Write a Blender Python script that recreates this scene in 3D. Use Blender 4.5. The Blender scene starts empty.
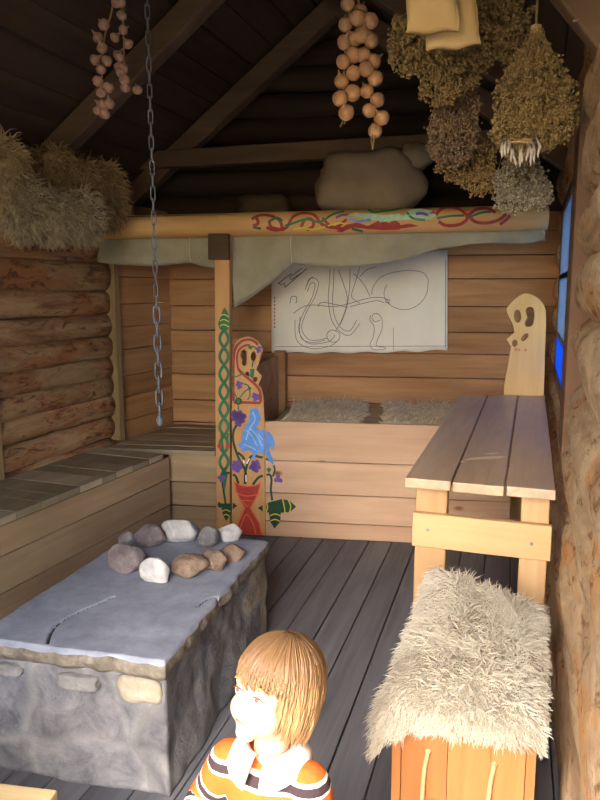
import bpy, bmesh, math, random
from mathutils import Vector, Matrix, noise, geometry
random.seed(7)
R = math.radians
SC = bpy.context.scene
COL = SC.collection

# ------------------------------------------------------------------ camera and survey helpers
F = 720.0; H = 1.5
PITCH = math.atan(113 / F); CP, SP = math.cos(PITCH), math.sin(PITCH)
cam_d = bpy.data.cameras.new('camera'); cam = bpy.data.objects.new('camera', cam_d); COL.objects.link(cam)
cam.location = (0, 0, H); cam.rotation_euler = (R(90) - PITCH, 0, 0)
cam_d.sensor_fit = 'VERTICAL'; cam_d.sensor_height = 24; cam_d.lens = 24 * F / 800
cam_d.clip_start = 0.02
SC.camera = cam

def ray(u, v):
    x = (u - 300) / F; y = (400 - v) / F
    return Vector((x, CP + y * SP, -SP + y * CP))
def PZ(u, v, z):                       # where the sight line meets the level z
    d = ray(u, v); t = (z - H) / d.z; return Vector((d.x * t, d.y * t, z))
def PY(u, v, y):                       # where the sight line meets the distance y
    d = ray(u, v); t = y / d.y; return Vector((d.x * t, y, H + d.z * t))
def PP(u, v, p0, ang, off=0.0):        # where it meets an upright plane through p0 running at ang
    d = ray(u, v); a = R(ang); n = Vector((-math.sin(a), math.cos(a), 0))
    q = Vector((p0[0], p0[1], 0)) - n * off
    t = q.dot(n) / d.dot(n); return Vector((d.x * t, d.y * t, H + d.z * t))

# ------------------------------------------------------------------ mesh helpers
class MB:
    def __init__(self): self.v = []; self.f = []; self.m = []
    def add(self, vs, fs, mi=0):
        b = len(self.v); self.v.extend([tuple(p) for p in vs])
        for q in fs: self.f.append([b + i for i in q]); self.m.append(mi)
    def box(self, lo, hi, mi=0, M=None):
        (a, b, c), (d, e, g) = lo, hi
        vs = [Vector(p) for p in ((a,b,c),(d,b,c),(d,e,c),(a,e,c),(a,b,g),(d,b,g),(d,e,g),(a,e,g))]
        if M is not None: vs = [M @ p for p in vs]
        self.add(vs, [(0,3,2,1),(4,5,6,7),(0,1,5,4),(1,2,6,5),(2,3,7,6),(3,0,4,7)], mi)
    def hexa(self, pts, mi=0):         # eight corners, bottom ring then top ring
        self.add(pts, [(0,3,2,1),(4,5,6,7),(0,1,5,4),(1,2,6,5),(2,3,7,6),(3,0,4,7)], mi)
    def tube(self, pts, rad, n=8, mi=0, cap=True, up=None):
        pts = [Vector(p) for p in pts]; k = len(pts)
        if not hasattr(rad, '__len__'): rad = [rad] * k
        vs = []; ref = up
        for i, p in enumerate(pts):
            t = (pts[min(i+1,k-1)] - pts[max(i-1,0)])
            t = t.normalized() if t.length > 1e-9 else Vector((0,0,1))
            if ref is None: ref = Vector((1,0,0)) if abs(t.x) < .8 else Vector((0,1,0))
            a = ref - t * ref.dot(t)
            if a.length < 1e-6: a = t.orthogonal()
            a.normalize(); b = t.cross(a); ref = a
            for j in range(n):
                w = 2 * math.pi * j / n
                vs.append(p + (a * math.cos(w) + b * math.sin(w)) * rad[i])
        fs = []
        for i in range(k - 1):
            for j in range(n):
                j2 = (j + 1) % n
                fs.append((i*n+j, i*n+j2, (i+1)*n+j2, (i+1)*n+j))
        if cap:
            fs.append(tuple(range(n-1, -1, -1))); fs.append(tuple((k-1)*n + j for j in range(n)))
        self.add(vs, fs, mi)
    def ell(self, c, r, nu=12, nv=8, mi=0, M=None, fn=None):
        c = Vector(c); vs = []
        if not hasattr(r, '__len__'): r = (r, r, r)
        def P(th, ph):
            d = Vector((math.sin(th)*math.cos(ph), math.sin(th)*math.sin(ph), math.cos(th)))
            s = fn(d) if fn else 1.0
            q = Vector((d.x*r[0], d.y*r[1], d.z*r[2])) * s
            return c + (M @ q if M is not None else q)
        vs.append(P(0, 0))
        for i in range(1, nv):
            for j in range(nu): vs.append(P(math.pi*i/nv, 2*math.pi*j/nu))
        vs.append(P(math.pi, 0)); fs = []
        for j in range(nu):
            fs.append((0, 1+j, 1+(j+1) % nu))
            fs.append((len(vs)-1, 1+(nv-2)*nu+(j+1) % nu, 1+(nv-2)*nu+j))
        for i in range(nv-2):
            for j in range(nu):
                a = 1+i*nu; b = a+nu; j2 = (j+1) % nu
                fs.append((a+j, b+j, b+j2, a+j2))
        self.add(vs, fs, mi)
    def capsule(self, a, b, ra, rb, n=12):
        a, b = Vector(a), Vector(b); t = (b-a).normalized(); pts = []; rad = []
        for k in range(5):
            w = math.pi/2*k/4 ; pts.append(a - t*ra*math.cos(w)); rad.append(max(ra*math.sin(w), 1e-4))
        for k in range(1, 5):
            w = math.pi/2*k/4; pts.append(b + t*rb*math.sin(w)); rad.append(max(rb*math.cos(w), 1e-4))
        pts.insert(5, b); rad.insert(5, rb)
        self.tube(pts, rad, n)
    def build(self, name, mats, parent=None, loc=None, rz=0, smooth=False, bevel=0, seg=2, solid=0):
        me = bpy.data.meshes.new(name); me.from_pydata(self.v, [], self.f)
        if not isinstance(mats, (list, tuple)): mats = [mats]
        for m in mats: me.materials.append(m)
        if len(mats) > 1: me.polygons.foreach_set('material_index', self.m)
        if smooth: me.polygons.foreach_set('use_smooth', [True]*len(me.polygons))
        me.update()
        o = bpy.data.objects.new(name, me); COL.objects.link(o)
        if parent is not None: o.parent = parent
        if loc is not None: o.location = loc
        o.rotation_euler = (0, 0, rz)
        if bevel:
            md = o.modifiers.new('bevel', 'BEVEL'); md.width = bevel; md.segments = seg; md.limit_method = 'ANGLE'
        if solid:
            md = o.modifiers.new('solid', 'SOLIDIFY'); md.thickness = solid
        return o

def tag(o, label=None, cat=None, group=None, kind=None):
    if label: o['label'] = label
    if cat: o['category'] = cat
    if group: o['group'] = group
    if kind: o['kind'] = kind
    return o
def thing(name, label, cat, loc=(0,0,0), rz=0, group=None):
    o = bpy.data.objects.new(name, None); COL.objects.link(o); o.empty_display_size = .1
    o.location = loc; o.rotation_euler = (0, 0, rz)
    return tag(o, label, cat, group)
def struct(o): o['kind'] = 'structure'; return o

def catmull(pts, n=6, closed=False):
    P = [Vector(p) for p in pts]; out = []; k = len(P)
    rng = range(k if closed else k-1)
    for i in rng:
        if closed: a, b, c, d = P[(i-1) % k], P[i], P[(i+1) % k], P[(i+2) % k]
        else: a, b, c, d = P[max(i-1,0)], P[i], P[i+1], P[min(i+2,k-1)]
        for j in range(n):
            t = j/n
            out.append(.5*((2*b)+(-a+c)*t+(2*a-5*b+4*c-d)*t*t+(-a+3*b-3*c+d)*t**3))
    if not closed: out.append(P[-1])
    return out

# ------------------------------------------------------------------ materials
def S(r, g, b):                        # sRGB 0..255 -> linear
    def l(c):
        c /= 255; return c/12.92 if c <= .04045 else ((c+.055)/1.055)**2.4
    return (l(r), l(g), l(b), 1)
class NT:
    def __init__(self, name):
        self.m = bpy.data.materials.new(name); self.m.use_nodes = True
        self.t = self.m.node_tree; self.b = self.t.nodes['Principled BSDF']
    def n(self, typ, **kw):
        o = self.t.nodes.new(typ)
        for k, v in kw.items():
            if k.startswith('i_'): o.inputs[k[2:].replace('_', ' ')].default_value = v
            else: setattr(o, k, v)
        return o
    def l(self, a, b): self.t.links.new(a, b)
    def ramp(self, fac, stops, mode='LINEAR'):
        r = self.n('ShaderNodeValToRGB'); r.color_ramp.interpolation = mode; e = r.color_ramp.elements
        while len(e) < len(stops): e.new(.5)
        for i, (p, c) in enumerate(stops): e[i].position = p; e[i].color = c
        self.l(fac, r.inputs[0]); return r.outputs[0]
    def math(self, op, a, b=None):
        o = self.n('ShaderNodeMath', operation=op)
        for i, x in enumerate((a, b)):
            if x is None: continue
            if isinstance(x, (int, float)): o.inputs[i].default_value = x
            else: self.l(x, o.inputs[i])
        return o.outputs[0]
    def mix(self, fac, a, b, blend='MIX'):
        o = self.n('ShaderNodeMix', data_type='RGBA', blend_type=blend)
        for s, x in ((o.inputs[0], fac), (o.inputs[6], a), (o.inputs[7], b)):
            if isinstance(x, (int, float, tuple)): s.default_value = x
            else: self.l(x, s)
        return o.outputs[2]
    def noise(self, vec, scale, detail=4, rough=.6, dist=0):
        o = self.n('ShaderNodeTexNoise'); o.inputs['Scale'].default_value = scale
        o.inputs['Detail'].default_value = detail; o.inputs['Roughness'].default_value = rough
        o.inputs['Distortion'].default_value = dist
        if vec is not None: self.l(vec, o.inputs['Vector'])
        return o.outputs['Fac']
    def bump(self, h, strength=.4, dist=.01):
        o = self.n('ShaderNodeBump'); o.inputs['Strength'].default_value = strength; o.inputs['Distance'].default_value = dist
        self.l(h, o.inputs['Height']); self.l(o.outputs[0], self.b.inputs['Normal'])
    def obj(self, scale=(1,1,1), island=False):
        tc = self.n('ShaderNodeTexCoord'); mp = self.n('ShaderNodeMapping'); mp.inputs['Scale'].default_value = scale
        src = tc.outputs['Object']
        if island:
            g = self.n('ShaderNodeNewGeometry'); v = self.n('ShaderNodeVectorMath', operation='MULTIPLY_ADD')
            cb = self.n('ShaderNodeCombineXYZ')
            for i in range(3): self.l(g.outputs['Random Per Island'], cb.inputs[i])
            self.l(cb.outputs[0], v.inputs[0]); v.inputs[1].default_value = (13.7, 7.3, 9.1); self.l(src, v.inputs[2]); src = v.outputs[0]
        self.l(src, mp.inputs['Vector']); return mp.outputs[0]
    def island(self): return self.n('ShaderNodeNewGeometry').outputs['Random Per Island']

def wood(name, light, dark, axis='X', grain=14, rough=.75, var=.35, knots=None, spec=.3, bump=.25, blotch=.5, stain=None):
    t = NT(name); a = 'XYZ'.index(axis); sc = [grain]*3; sc[a] = grain*.07
    vec = t.obj(tuple(sc), island=True)
    g1 = t.noise(vec, 1.0, 6, .65, .6)
    sc2 = [3.0]*3; sc2[a] = .8
    vec2 = t.obj(tuple(sc2), island=True)
    g2 = t.noise(vec2, 1.0, 3, .6, .2)
    fac = t.math('ADD', t.math('MULTIPLY', g1, 1-blotch), t.math('MULTIPLY', g2, blotch))
    col = t.ramp(fac, [(.32, dark), (.62, light)])
    if var:
        isl = t.island()
        h = t.n('ShaderNodeHueSaturation'); t.l(col, h.inputs['Color'])
        t.l(t.math('ADD', t.math('MULTIPLY', isl, var), 1-var/2), h.inputs['Value'])
        col = h.outputs[0]
    if knots:
        vo = t.n('ShaderNodeTexVoronoi'); sck = [3.2]*3; sck[a] = 1.7
        t.l(t.obj(tuple(sck), island=True), vo.inputs['Vector']); vo.inputs['Scale'].default_value = 1.6
        k = t.ramp(vo.outputs['Distance'], [(.05, (1,1,1,1)), (.11, (0,0,0,1))])
        col = t.mix(k, col, knots)
    if stain:
        s = t.noise(t.obj((1,1,1)), stain[1], 5, .65)
        col = t.mix(t.ramp(s, [(stain[2], (0,0,0,1)), (stain[2]+.14, (1,1,1,1))]), col, stain[0])
    t.l(col, t.b.inputs['Base Color']); t.b.inputs['Roughness'].default_value = rough
    t.b.inputs['Specular IOR Level'].default_value = spec
    if bump: t.bump(g1, bump, .006)
    return t.m
def logs(name, light, mid, dark, amber, var):
    t = NT(name); v = t.obj((2.2, 9, 9), island=True); v2 = t.obj((1.6, 4.5, 4.5), island=True); v3 = t.obj((6, 30, 30), island=True)
    a = t.noise(v, 1, 6, .7, .8); b = t.noise(v2, 1.2, 5, .65, .5); g = t.noise(v3, 1, 4, .7, .3)
    col = t.ramp(a, [(.34, mid), (.58, light)])
    col = t.mix(t.ramp(b, [(.5, (0,0,0,1)), (.62, (1,1,1,1))]), col, amber)
    fleck = t.math('ADD', t.math('MULTIPLY', t.noise(t.obj((7, 22, 22), island=True), 1, 5, .7, 1.2), .7), t.math('MULTIPLY', b, .3))
    col = t.mix(t.ramp(fleck, [(.53, (0,0,0,1)), (.60, (.85,.85,.85,1))]), col, dark)
    col = t.mix(t.math('MULTIPLY', g, .45), col, mid, 'MULTIPLY')
    h = t.n('ShaderNodeHueSaturation'); t.l(col, h.inputs['Color']); t.l(t.math('ADD', t.math('MULTIPLY', t.island(), var), 1-var/2), h.inputs['Value'])
    t.l(h.outputs[0], t.b.inputs['Base Color']); t.b.inputs['Roughness'].default_value = .7; t.b.inputs['Specular IOR Level'].default_value = .3
    t.bump(t.math('ADD', t.math('ADD', a, t.math('MULTIPLY', g, .5)), fleck), .7, .02); return t.m
def plain(name, c, rough=.7, metal=0, nz=.0, scale=30, spec=.4, island=0, sss=0):
    t = NT(name); col = c
    if nz:
        k = t.noise(t.obj(), scale, 4)
        d = tuple(x*(1-nz) for x in c[:3]) + (1,); e = tuple(min(1, x*(1+nz)) for x in c[:3]) + (1,)
        col = t.ramp(k, [(.3, d), (.7, e)])
    if island:
        h = t.n('ShaderNodeHueSaturation')
        if isinstance(col, tuple): h.inputs['Color'].default_value = col
        else: t.l(col, h.inputs['Color'])
        t.l(t.math('ADD', t.math('MULTIPLY', t.island(), island), 1-island/2), h.inputs['Value']); col = h.outputs[0]
    if isinstance(col, tuple): t.b.inputs['Base Color'].default_value = col
    else: t.l(col, t.b.inputs['Base Color'])
    t.b.inputs['Roughness'].default_value = rough; t.b.inputs['Metallic'].default_value = metal
    t.b.inputs['Specular IOR Level'].default_value = spec
    return t.m
def cloth(name, c, c2, scale=160, rough=.95, blotch=6):
    t = NT(name); v = t.obj((1,1,1))
    w1 = t.n('ShaderNodeTexWave', bands_direction='X'); w1.inputs['Scale'].default_value = scale; w1.inputs['Distortion'].default_value = 1.5
    w2 = t.n('ShaderNodeTexWave', bands_direction='Z'); w2.inputs['Scale'].default_value = scale; w2.inputs['Distortion'].default_value = 1.5
    for w in (w1, w2): t.l(v, w.inputs['Vector'])
    k = t.math('MULTIPLY', t.math('ADD', w1.outputs['Fac'], w2.outputs['Fac']), .5)
    b = t.noise(v, blotch, 4)
    fac = t.math('ADD', t.math('MULTIPLY', k, .4), t.math('MULTIPLY', b, .6))
    t.l(t.ramp(fac, [(.3, c2), (.65, c)]), t.b.inputs['Base Color'])
    t.b.inputs['Roughness'].default_value = rough; t.b.inputs['Specular IOR Level'].default_value = .1
    t.bump(k, .25, .002); return t.m
def stone(name, c1, c2, c3, scale=9, bump=.5):
    t = NT(name); v = t.obj()
    a = t.noise(v, scale, 8, .65, .3); b = t.noise(v, scale*6, 5, .7)
    col = t.ramp(a, [(.3, c2), (.52, c1), (.72, c3)])
    col = t.mix(t.math('MULTIPLY', b, .5), col, c2, 'MULTIPLY')
    t.l(col, t.b.inputs['Base Color']); t.b.inputs['Roughness'].default_value = .85; t.b.inputs['Specular IOR Level'].default_value = .25
    t.bump(t.math('ADD', a, t.math('MULTIPLY', b, .35)), bump, .012); return t.m
M = {}
M['floor'] = wood('weathered floor boards', S(118,118,124), S(78,78,84), 'Y', 22, .6, .22, blotch=.45, bump=.3)
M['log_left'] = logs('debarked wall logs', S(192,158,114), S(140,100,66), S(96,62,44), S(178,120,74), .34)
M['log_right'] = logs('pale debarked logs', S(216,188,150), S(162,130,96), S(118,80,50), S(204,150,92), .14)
M['bench_top'] = wood('worn bench boards', S(176,160,130), S(112,98,74), 'X', 18, .45, .5, bump=.2)
M['bench_front'] = wood('bench front boards', S(176,148,112), S(130,104,74), 'X', 16, .7, .25, blotch=.6)
M['back_boards'] = wood('back wall boards', S(188,142,96), S(134,90,54), 'X', 14, .7, .22, blotch=.5)
M['bed_boards'] = wood('bed front boards', S(214,178,146), S(178,136,104), 'X', 12, .65, .14, knots=S(150,86,56), blotch=.55)
M['post'] = wood('planed pine post', S(214,166,110), S(186,134,80), 'Z', 16, .6, .1)
M['beam'] = wood('peeled log beam', S(222,180,120), S(190,140,84), 'X', 14, .6, .1, knots=S(120,70,30))
M['tenon'] = wood('dark tenon end', S(92,74,54), S(58,44,32), 'X', 40, .8, .1)
M['ghost'] = wood('fresh pine board', S(226,192,128), S(204,164,100), 'Z', 18, .6, .1)
M['table_top'] = wood('table planks', S(214,184,154), S(172,140,114), 'Y', 20, .36, .22, blotch=.5)
M['table_leg'] = wood('table legs', S(198,164,118), S(172,132,90), 'Z', 14, .6, .12)
M['table_rail'] = wood('table rail', S(204,170,122), S(180,142,96), 'X', 14, .6, .1, knots=S(170,110,60))
M['box'] = wood('orange pine box', S(178,118,68), S(148,90,48), 'Z', 16, .5, .14, blotch=.55)
M['stool'] = wood('pale stool plank', S(206,184,138), S(180,154,108), 'X', 16, .6, .2)
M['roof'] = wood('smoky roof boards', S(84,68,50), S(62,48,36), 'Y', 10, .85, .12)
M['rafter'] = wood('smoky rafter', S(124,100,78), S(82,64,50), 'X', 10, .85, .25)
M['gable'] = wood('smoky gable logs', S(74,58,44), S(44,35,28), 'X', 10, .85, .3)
M['frame'] = wood('window frame', S(112,78,52), S(84,56,36), 'Z', 16, .6, .1)
M['pale_trim'] = wood('pale split trim', S(170,144,102), S(130,104,68), 'Z', 14, .7, .1)
M['canopy'] = cloth('grey green burlap', S(172,166,142), S(138,132,108))
M['linen'] = cloth('cream linen', S(244,238,222), S(228,220,200), 220, blotch=3)
M['pouch'] = cloth('yellow linen', S(206,180,130), S(182,152,102), 200)
M['sack'] = cloth('brown burlap sack', S(156,138,114), S(124,108,86), 110)
M['sack_dark'] = cloth('dark burlap sack', S(92,78,60), S(64,54,42), 110)
M['ink'] = plain('pencil line', S(122,116,108))
M['ink_red'] = plain('red stitch', S(180,90,80))
M['green'] = plain('green paint', S(54,118,84), .6, nz=.15)
M['dkgreen'] = plain('dark green paint', S(34,72,44), .6, nz=.15)
M['red'] = plain('red paint', S(180,60,48), .6, nz=.15)
M['brick'] = plain('dull red paint', S(160,62,56), .6, nz=.2)
M['orange'] = plain('orange paint', S(226,110,60), .6)
M['purple'] = plain('purple paint', S(120,84,160), .6, nz=.15)
M['blue'] = plain('blue paint', S(98,150,222), .6, nz=.2)
M['ltblue'] = plain('pale blue paint', S(150,192,232), .6, nz=.2)
M['yellow'] = plain('yellow paint', S(220,206,70), .6)
M['white'] = plain('white paint', S(236,232,222), .6)
M['mint'] = plain('pale green paint', S(168,206,176), .6, nz=.2)
M['iron'] = plain('old iron chain', S(92,95,104), .55, .1, nz=.3, scale=60)
M['rope'] = plain('hemp rope', S(196,160,112), .9, nz=.2, scale=90)
M['string'] = plain('white string', S(210,200,180), .9)
M['nail'] = plain('nail head', S(150,146,140), .4, .8)
M['onion'] = plain('onion skin', S(188,144,104), .36, nz=.32, scale=22, island=.2)
M['garlic'] = plain('garlic skin', S(168,134,114), .55, nz=.3, scale=40, island=.3)
M['stalk'] = plain('dry stalk', S(150,126,82), .9, nz=.2)
M['fleece'] = plain('sheep wool', S(196,188,170), .85, nz=.08, scale=14, spec=.15, island=.14)
M['hide_pad'] = plain('sheepskin leather', S(186,176,156), .9, nz=.1)
M['moss_a'] = plain('pale shaggy wool', S(170,150,112), .95, nz=.3, scale=10, spec=.1, island=.4); M['moss_b'] = plain('brown shaggy wool', S(146,122,86), .95, nz=.3, scale=10, spec=.1, island=.45); M['moss_c'] = plain('grey shaggy wool', S(152,138,110), .95, nz=.3, scale=10, spec=.1, island=.4)
M['hide'] = plain('grey brown hide fur', S(196,178,150), .95, nz=.2, scale=12, spec=.1, island=.35)
M['moss'] = plain('shaggy wool bundle', S(152,134,102), .95, nz=.3, scale=10, spec=.1, island=.4)
for k, c in dict(herb_a=(142,120,80), herb_b=(128,106,86), herb_c=(140,116,76), herb_d=(146,138,120)).items():
    M[k] = plain('dried flower heads '+k, S(*c), .95, nz=.2, spec=.1, island=.6)
M['tips'] = plain('white dry leaf tips', S(190,182,168), .8)
M['glass'] = None

def slab_mat():
    t = NT('hearth slab'); v = t.obj()
    a = t.noise(v, 5, 8, .65, .3); b = t.noise(v, 40, 5, .7)
    col = t.ramp(a, [(.3, S(132,138,154)), (.55, S(162,168,184)), (.75, S(184,188,196))])
    col = t.mix(t.math('MULTIPLY', b, .4), col, S(110,106,104), 'MULTIPLY')
    t.l(col, t.b.inputs['Base Color']); t.b.inputs['Roughness'].default_value = .6; t.b.inputs['Specular IOR Level'].default_value = .35
    t.bump(t.math('ADD', a, t.math('MULTIPLY', b, .25)), .35, .01); return t.m
def masonry_mat():
    t = NT('hearth masonry'); tc = t.obj((1,1,1)); 
    wn = t.n('ShaderNodeTexNoise'); wn.inputs['Scale'].default_value = 3; wn.inputs['Detail'].default_value = 3; t.l(tc, wn.inputs['Vector'])
    add = t.n('ShaderNodeVectorMath', operation='MULTIPLY_ADD'); t.l(wn.outputs['Color'], add.inputs[0]); add.inputs[1].default_value = (.25,.25,.2); t.l(tc, add.inputs[2])
    vo = t.n('ShaderNodeTexVoronoi', feature='DISTANCE_TO_EDGE'); vo.inputs['Scale'].default_value = 3.6; t.l(add.outputs[0], vo.inputs['Vector'])
    vc = t.n('ShaderNodeTexVoronoi'); vc.inputs['Scale'].default_value = 3.6; t.l(add.outputs[0], vc.inputs['Vector'])
    a = t.noise(tc, 11, 8, .7, .4); b = t.noise(tc, 55, 4, .7)
    sep = t.n('ShaderNodeSeparateColor'); t.l(vc.outputs['Color'], sep.inputs[0])
    st = t.ramp(sep.outputs[0], [(.1, S(120,122,130)), (.4, S(140,140,146)), (.65, S(108,108,114)), (.9, S(162,152,136))])
    st = t.mix(.55, st, t.ramp(a, [(.36, S(62,60,58)), (.64, S(196,188,176))]), 'OVERLAY')
    mo = t.ramp(t.math('ADD', vo.outputs['Distance'], t.math('MULTIPLY', t.math('SUBTRACT', a, .5), .16)), [(.02, (1,1,1,1)), (.09, (0,0,0,1))])
    col = t.mix(t.math('MULTIPLY', mo, .3), st, S(158,154,148))
    t.l(col, t.b.inputs['Base Color']); t.b.inputs['Roughness'].default_value = .9; t.b.inputs['Specular IOR Level'].default_value = .2
    t.bump(t.math('ADD', t.math('ADD', a, t.math('MULTIPLY', b, .3)), t.math('MULTIPLY', vo.outputs['Distance'], .6)), .6, .02); return t.m
M['slab'] = slab_mat(); M['masonry'] = masonry_mat()

# ------------------------------------------------------------------ room frame
AR = 17.7                                # bearing of the right wall
def RW(a, l, z=0):                       # a = to the right of the camera line, l = along the wall
    c, s = math.cos(R(AR)), math.sin(R(AR)); return Vector((a*c + l*s, -a*s + l*c, z))
def log_tube(mb, x0, x1, cy, cz, ry, rz, seed, n=18, step=.07, amp=.10, flat=0, mi=0):
    k = max(2, int((x1-x0)/step)); vs = []
    for i in range(k+1):
        x = x0 + (x1-x0)*i/k
        oy = .018*noise.noise((x*.7, seed*3.1, 0)); oz = .018*noise.noise((x*.6, seed*5.3, 4))
        for j in range(n):
            w = 2*math.pi*j/n
            s = 1 + amp*noise.noise((x*2.2, math.cos(w)*1.1+seed*9.7, math.sin(w)*1.1)) + .35*amp*noise.noise((x*9, math.cos(w)*3+seed, math.sin(w)*3))
            vs.append((x, cy+oy+math.cos(w)*ry*s, cz+oz+math.sin(w)*rz*s))
    fs = []
    for i in range(k):
        for j in range(n):
            j2 = (j+1) % n; fs.append((i*n+j, i*n+j2, (i+1)*n+j2, (i+1)*n+j))
    fs.append(tuple(range(n-1,-1,-1))); fs.append(tuple(k*n+j for j in range(n)))
    mb.add(vs, fs, mi)

# floor
mb = MB(); w = .135; x = -3.6
while x < 1.0:
    mb.box((x+.002, -.9, -.04), (x+w-.003, 6.2, random.uniform(-.002, .0))); x += w
floor = struct(mb.build('floor', M['floor'], rz=R(-16.4), bevel=.003))
tag(floor, 'weathered grey floor boards running away from the door', 'floor')
mb = MB(); mb.box((-5, -1.2, -.16), (3, 7, -.045)); sub = struct(mb.build('floor_underlay', M['roof'], rz=R(-16.4)))

# left wall
LW0 = PZ(117, 440, .53); LWN = PZ(0, 479, .53)
d = (LW0 - LWN); LANG = math.atan2(d.y, d.x)
LDIR = d.normalized(); 
mb = MB(); z = .0; zs = [.02, .15, .29, .43, .545, .68, .81, .94, 1.07, 1.20, 1.335, 1.48, 1.645, 1.80]
for i, zc in enumerate(zs):
    h = (zs[i+1]-zc if i+1 < len(zs) else .16)
    log_tube(mb, -4.6, 0.0, .055, zc+h/2, .058, h/2*1.10, i+1, amp=.14)
mb.box((-4.6, .06, 0), (-.02, .2, 1.9))
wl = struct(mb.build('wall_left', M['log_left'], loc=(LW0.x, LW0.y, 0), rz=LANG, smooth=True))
tag(wl, 'left wall of debarked brown logs above the bench', 'wall')
# scribed pale strips where the logs end
def strip(name, s, wd, z0, z1, seed):
    mb = MB(); k = 26; vs = []
    for i in range(k+1):
        z = z0+(z1-z0)*i/k; a = .012*noise.noise((z*7, seed, 0))
        for (x, y) in ((-wd/2+a, -.03), (wd/2, -.03), (wd/2, .05), (-wd/2+a, .05)): vs.append((s+x, y, z))
    fs = []
    for i in range(k):
        for j in range(4): fs.append((i*4+j, i*4+(j+1) % 4, (i+1)*4+(j+1) % 4, (i+1)*4+j))
    fs += [(3,2,1,0), tuple(k*4+j for j in range(4))]
    mb.add(vs, fs); return struct(mb.build(name, M['pale_trim'], loc=(LW0.x, LW0.y, 0), rz=LANG))
tag(strip('trim_1', .02, .05, .531, 1.66, 1), 'pale scribed strip at the end of the log wall', 'trim')
tag(strip('trim_2', -1.045, .06, .531, 1.30, 2), 'pale scribed strip on the log wall at the left edge', 'trim')

# alcove side and back wall
BW0 = Vector((-.93, 5.24, 0)); BANG = R(-7.5)
mb = MB(); z = .0; i = 0
while z < 1.95:
    hh = .155 + .02*math.sin(i*2.3); mb.box((.03, .03+.004*(i % 2), z+.002), (.82, .09, z+hh-.003)); z += hh; i += 1
o = struct(mb.build('wall_alcove', M['back_boards'], loc=(LW0.x, LW0.y, 0), rz=LANG, bevel=.004)); tag(o, 'board side wall inside the left sleeping alcove', 'wall')
mb = MB(); z = .0; i = 0
while z < 2.0:
    hh = .17 + .02*math.sin(i*1.7+1); mb.box((-.1, .0+.005*(i % 2), z+.002), (2.95, .07, z+hh-.003)); z += hh; i += 1
o = struct(mb.build('wall_back', M['back_boards'], loc=BW0, rz=BANG, bevel=.004)); tag(o, 'back wall of horizontal pine boards behind the bed', 'wall')
mb = MB()
for i in range(9):
    log_tube(mb, -2.0, 3.4, .08, 2.05+i*.17, .09, .092, 40+i)
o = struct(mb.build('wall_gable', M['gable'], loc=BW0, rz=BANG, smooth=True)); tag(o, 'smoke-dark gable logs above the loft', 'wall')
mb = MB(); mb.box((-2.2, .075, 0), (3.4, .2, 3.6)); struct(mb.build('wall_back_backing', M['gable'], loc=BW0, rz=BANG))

# right wall: logs with a window opening; local x along the wall, local y to the left (into the room is +y)
WA = .13; LR = .13
def right_frame(o): o.location = RW(0, 0); o.rotation_euler = (0, 0, R(90-AR)); return o
W0, W1, WZ0, WZ1 = 2.90, 4.90, .95, 2.0
mb = MB(); zc = .06; i = 0
while zc < 2.35:
    rr = LR + .012*math.sin(i*2.7)
    segs = [(-.5, 5.7)]
    if zc > WZ0-.05 and zc < WZ1+.05: segs = [(-.5, W0), (W1, 5.7)]
    for a, b in segs:
        log_tube(mb, a, b, -(WA+LR+.0), zc, LR, .125, 70+i, n=28, step=.035, amp=.15)
    zc += .205; i += 1
for a, b, z0, z1 in ((-.5, W0, 0, 2.4), (W1, 5.7, 0, 2.4), (W0, W1, 0, WZ0), (W0, W1, WZ1, 2.4)):
    mb.box((a, -.42, z0), (b, -(WA+.11), z1))
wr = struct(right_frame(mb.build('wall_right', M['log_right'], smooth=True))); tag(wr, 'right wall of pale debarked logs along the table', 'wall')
# window
win = thing('window_1', 'narrow window with blue view in the right log wall', 'window', RW(0,0), R(90-AR)); struct(win)
mb = MB(); y0, y1 = -.23, -.135
mb.box((W0-.28, y0, WZ0-.03), (W0+.01, -.122, WZ1+.03)); mb.box((W1-.03, y0, WZ0), (W1+.01, y1-.02, WZ1))
mb.box((W0+.01, y0, WZ0), (W1-.03, -.15, WZ0+.05)); mb.box((W0+.01, y0, WZ1-.05), (W1-.03, -.15, WZ1))
mb.build('window_frame', M['frame'], win, bevel=.004)
mb = MB()
for zz in (1.2, 1.55): mb.box((W0+.01, -.180, zz), (W1-.03, -.1645, zz+.03))
mb.box(((W0+W1)/2-.015, -.179, WZ0+.05), ((W0+W1)/2+.015, -.1645, WZ1-.05))
mb.build('window_muntin', M['frame'], win)
def frosted(name, c, tl):
    t = NT(name); t.t.nodes.remove(t.b); v = t.obj((1,1,1))
    cc = t.ramp(t.noise(v, 7, 3), [(.35, c), (.7, tuple(min(1, x*1.25) for x in c[:3])+(1,))])
    tr = t.n('ShaderNodeBsdfTranslucent'); t.l(cc, tr.inputs[0]); df = t.n('ShaderNodeBsdfTransparent'); df.inputs[0].default_value = c
    m1 = t.n('ShaderNodeMixShader'); m1.inputs[0].default_value = tl; t.l(df.outputs[0], m1.inputs[1]); t.l(tr.outputs[0], m1.inputs[2])
    gl = t.n('ShaderNodeBsdfGlossy'); gl.inputs['Roughness'].default_value = .1; m2 = t.n('ShaderNodeMixShader'); m2.inputs[0].default_value = .06
    t.l(m1.outputs[0], m2.inputs[1]); t.l(gl.outputs[0], m2.inputs[2]); t.l(m2.outputs[0], t.t.nodes['Material Output'].inputs[0]); return t.m
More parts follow.
